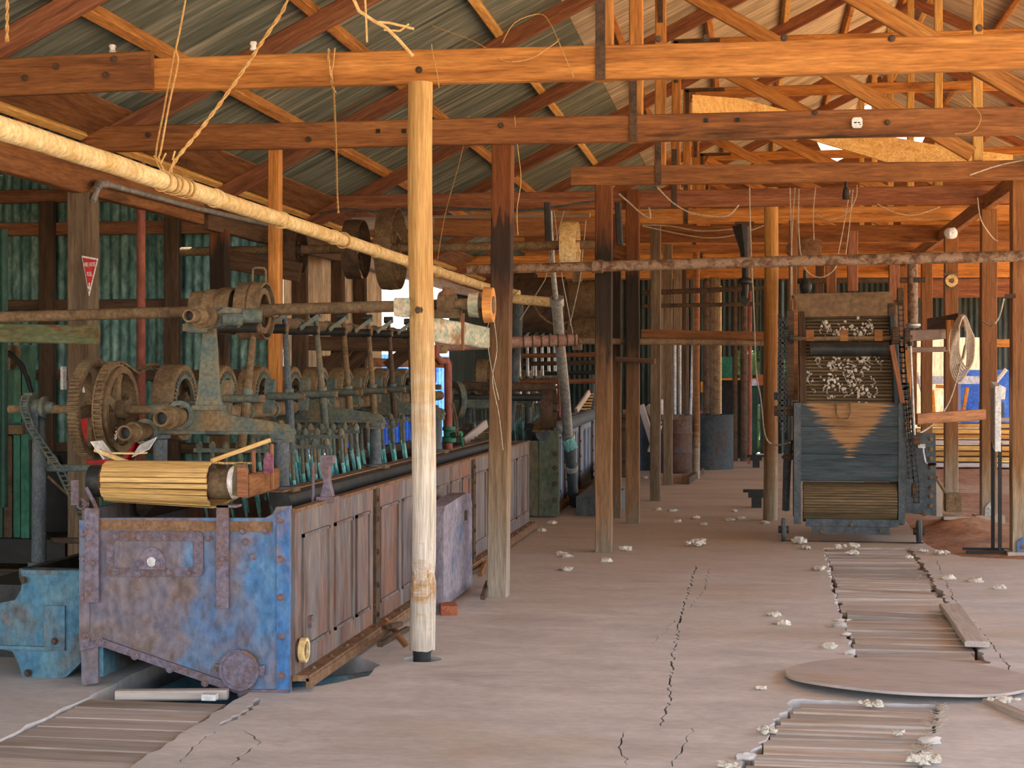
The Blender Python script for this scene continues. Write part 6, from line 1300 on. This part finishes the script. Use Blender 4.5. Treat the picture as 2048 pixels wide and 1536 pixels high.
for k, (px, Y) in enumerate(((1066, 21.5), (1118, 19.2), (1186, 22.5))):
    p = at(px, 850, Y); put(MB().cyl((p.x, Y, 1.0), (p.x, Y, 1.72 if k < 2 else 1.62), .05 if k == 2 else .022, n=12), 'pillar', ['galv', 'redpipe', 'bluepost'][k], None, ['thin pale pillar over the second tank', 'thin red pillar beside the leaning pipe over the second tank', 'stout blue-grey pillar left of the charred post over the second tank'][k], 'pillar')
t = thing('slatted_ramp', 'second slatted ramp, right of the leaning pipe over the far tank', 'ramp', at(1165, 830, 22))
beam('side_rail', at(1153, 822, 22), at(1178, 785, 22.4), .04, .08, 'grey', t)
for k in range(6): beam('slat', at(1158 + k * 4, 818 - k * 6, 22.1 + .07 * k), at(1182 + k * 1, 818 - k * 6, 22.1 + .07 * k), .03, .025, 'slat', t)
t = thing('band_wheel', 'broad rusty band pulley left of the leaning pipe', 'pulley', at(1102, 860, 17.5)); p = at(1098, 815, 17.5); wheel(t, p, ex, .25, .13, .012, 5, .05, 'rustdark', .2)
t = thing('belt_pulley', 'dark flat pulley standing behind the square post', 'pulley', at(965, 760, 17.5)); p = at(968, 752, 17.5); wheel(t, p, ex, .19, .12, .012, 5, .05, 'rust', .2)
t = thing('arched_guard', 'dusty grey arched casting right of the green valve', 'casting', at(915, 800, 15.6)); p = at(912, 800, 15.6); put(MB().lathe([(-.03, .13), (-.03, .19), (.03, .19), (.03, .13)], p, (.8, .6, 0), 28), 'arch', 'iron', t); put(MB().bb(at(890, 815, 15.6), at(985, 799, 15.7)), 'rail', 'iron', t)
t = thing('slatted_ramp', 'small slatted ramp between the tanks, beside the green valve', 'ramp', at(930, 890, 16.0))
beam('side_rail', at(928, 885, 16.0), at(972, 848, 16.4), .04, .09, 'grey', t)
for k in range(6): beam('slat', at(940 + k * 5, 880 - k * 5, 16.1 + .07 * k), at(985 + k * 3, 880 - k * 5, 16.1 + .07 * k), .03, .02, 'darkslat', t)
beam('tilted_board', at(1075, 862, 17.6), at(1085, 838, 17.8), .13, .03, 'rust', None, 'rusty tilted plate on the end of the second tank', 'plate')
put(MB().cyl(at(1085, 868, 17.75), at(1180, 830, 20.5), .08, n=18), 'trough_pipe', 'bluepost', None, 'dark rounded pipe lying along the rim of the second tank', 'pipe')
# ================================================================ outside right: machinery, timber stacks
for k in range(9):
    z = .08 + .095 * k; y = 28 + .1 * (k % 3)
    beam('stacked_timber', (2.75 + .06 * (k % 2), y, z), (7.4 + .1 * (k % 3), y, z), .5, .07, 'yellow' if k % 4 else 'grey', None, f'{ORD[k].replace("nearest", "lowest")} layer of stacked timber outside right, counted from the ground', 'timber', 'layers of the timber stack outside right')
put(MB().bb((4.0, 32, .6), (4.9, 33, 1.7)), 'blue_machine', 'tarp', None, 'bright blue machine standing in daylight between the right-hand posts', 'machine')
t = thing('amber_frame', 'orange painted frame in front of the bright blue machine', 'frame', (4.2, 31.5, 0))
for a, b in (((1865, 780), (1868, 830)), ((1872, 772), (1893, 774)), ((1935, 775), (1925, 830))): beam('rail', at(*a, 30), at(*b, 30), .06, .08, 'amber', t, up=(0, 1, 0))
put(MB().bb(at(1832, 768, 30.2), at(1960, 752, 31)), 'white_bench', 'bright', None, 'pale bench top in the daylight behind the right-hand posts', 'bench')
put(MB().bb((4.2, 30.6, 0), (4.6, 31, 1.1)), 'steel_cabinet', 'bluepost', None, 'grey cabinet under the pale bench top', 'cabinet')
beam('white_stay', at(1962, 800, 20.5), at(2012, 738, 20.5), .05, .05, 'white', None, 'white painted stay leaning between the two right-hand posts', 'stay')
beam('white_stay', at(1834, 745, 25), at(1848, 800, 25), .04, .06, 'white', None, 'short white stay seen left of the fourth right-hand post', 'stay')
beam('girt', at(1960, 686, 29), at(2060, 686, 29), .06, .14, 'orange', None, 'orange rail across the dark wall between the right-hand posts', 'rail')
# ================================================================ wool
mb = MB(); rw = random.Random(3)
def fluff(mb, c, n_, s, dn=V((0, 0, 0)), sx=1):
    for i in range(n_):
        p = c + V((rw.gauss(0, s * sx), rw.gauss(0, s * .3), rw.gauss(0, s)))
        mb.blob(p, rw.uniform(.22, .5) * s, rw.random() * 9, (rw.uniform(.7, 1.3), .6, rw.uniform(.7, 1.3)), .9, 6, 2.2)
        if i % 4 == 0:
            q = [p]
            for _ in range(5): q.append(q[-1] + V((rw.gauss(0, .016), rw.gauss(-.003, .004), rw.gauss(-.01, .014))))
            mb.tube(q, .003, 4)
def lat(px, py):
    f = min(1, max(0, (815 - py) / 180)); y = yb + (yt - yb) * f - .035; return at(px, py, y)
for px, py, n_, s in ((1650, 645, 8, .028), (1658, 660, 8, .035), (1672, 668, 5, .03), (1698, 660, 9, .03), (1715, 655, 8, .04), (1728, 650, 7, .035), (1740, 662, 5, .03), (1675, 650, 3, .018),
                      (1637, 715, 6, .022), (1648, 718, 6, .025), (1665, 728, 9, .035), (1680, 718, 7, .03), (1694, 735, 7, .03), (1716, 722, 9, .04), (1722, 738, 8, .035), (1740, 715, 8, .03), (1756, 716, 6, .025),
                      (1618, 745, 5, .02), (1620, 762, 5, .015), (1622, 778, 3, .012), (1654, 760, 9, .03), (1664, 770, 9, .035), (1680, 768, 6, .03), (1700, 758, 9, .032), (1708, 772, 9, .03), (1725, 792, 12, .035), (1738, 786, 9, .03), (1660, 795, 5, .02), (1745, 757, 3, .015), (1690, 748, 5, .02)):
    fluff(mb, lat(px, py), n_, s, sx=1.3)
put(mb, 'clinging_wool', 'wool', None, 'dirty wool clinging to the slatted apron of the elevator', 'wool', kind='stuff')
spots = [(1395, 1087, .06, 'largest clump of wool on the open aisle floor'), (1250, 1098, .045, 'wool tuft at the foot of the charred aisle post'), (1703, 1092, .05, 'round wool tuft on the first walkway board'), (1708, 1106, .035, 'wool tuft lying just before the round one on the walkway'), (1600, 1082, .06, 'wool clump beside the left wheel of the elevator'), (1618, 1095, .035, 'flat wool tuft below the left wheel clump'),
         (1742, 1408, .03, 'white wool tuft at the near edge of the round steel plate'), (2010, 1402, .035, 'white wool tuft at the right edge by the steel plate'), (1535, 1462, .03, 'ball of wool at the left end of the foreground boards'), (1800, 1468, .022, 'wool scrap on the foreground walkway boards'), (1860, 1522, .04, 'wool in the gap right of the foreground boards'), (1450, 1530, .03, 'wool at the bottom edge left of the foreground boards'), (1523, 1376, .02, 'pinkish pebble of wool on the floor left of the steel plate'),
         (1845, 1102, .03, 'wool tuft right of the walkway beyond the stand'), (1878, 1105, .04, 'wool tuft near the feet of the information stand'), (1820, 1115, .025, 'thin wool tuft at the right end of the walkway boards'), (1640, 1138, .03, 'stone-like tuft at the left end of the long walkway board'), (1700, 1240, .012, 'tiny wool scrap on the middle walkway boards')]
for k, (px, py, s, lab) in enumerate(spots):
    mb = MB(); c = fl(px, py, s * .5)
    for i in range(6): mb.blob(c + V((rw.gauss(0, s * .7), rw.gauss(0, s * .5), abs(rw.gauss(0, s * .2)))), s * rw.uniform(.4, .7), rw.random() * 9, (1.2, 1, .7), .8, 6, 2)
    put(mb, 'wool_tuft', 'wool', None, lab, 'wool', 'tufts of wool on the floor')
for k, (px, py) in enumerate(((1318, 1018), (1345, 1020), (1355, 1042), (1390, 1035), (1408, 1048), (1460, 1040), (1480, 1036), (1470, 1022), (1290, 955), (1122, 1107), (1135, 1112), (1530, 1045), (1105, 1045), (1085, 1060), (1210, 1120), (1130, 1138), (1565, 1245), (1550, 1228), (1655, 1292), (1900, 1155), (1950, 1160), (2003, 1175))):
    mb = MB(); c = fl(px, py, .012)
    for i in range(3): mb.blob(c + V((rw.uniform(-.02, .02), rw.uniform(-.02, .02), 0)), rw.uniform(.026, .036), rw.random() * 9, (1.3, 1, .6), .8, 6, 2)
    put(mb, 'wool_scrap', 'wool', None, 'small scrap of dirty wool lying on the shed floor', 'wool', 'small scraps of wool on the floor')
# straw and stones along the board ends
mb = MB()
for i in range(150):
    u = rw.random()
    if i % 3: p = fl(1885 - 45 * u + rw.gauss(0, 6), 1410 + 105 * u, .005)
    else: p = fl(1815 + 60 * u + rw.gauss(0, 8), 1090 + 150 * u, .004)
    a = rw.random() * PI; mb.cyl(p, p + V((math.cos(a) * .05, math.sin(a) * .05, rw.uniform(0, .015))), .0014, n=4)
put(mb, 'straw', 'cable', None, 'loose straw in the gaps beside the walkway boards', 'straw', kind='stuff')
for k, (px, py, s) in enumerate(((1636, 1137, .05), (1680, 1240, .035), (1678, 1250, .05), (1692, 1268, .03), (1698, 1305, .035), (1860, 1482, .05), (1490, 1512, .05))):
    put(MB().blob(fl(px, py, s * .25), s, k, (1, .7, .4), .5), 'concrete_chunk', 'conc', None, ['broken concrete lump at the left end of the long walkway board', 'small concrete chip left of the middle walkway', 'flat concrete chip below the small one', 'concrete chip at a notch in the walkway edge', 'concrete crumb just above the steel plate', 'concrete lump right of the foreground boards', 'concrete lump at the left end of the nearest boards'][k], 'rubble')
bpy.context.view_layer.update()
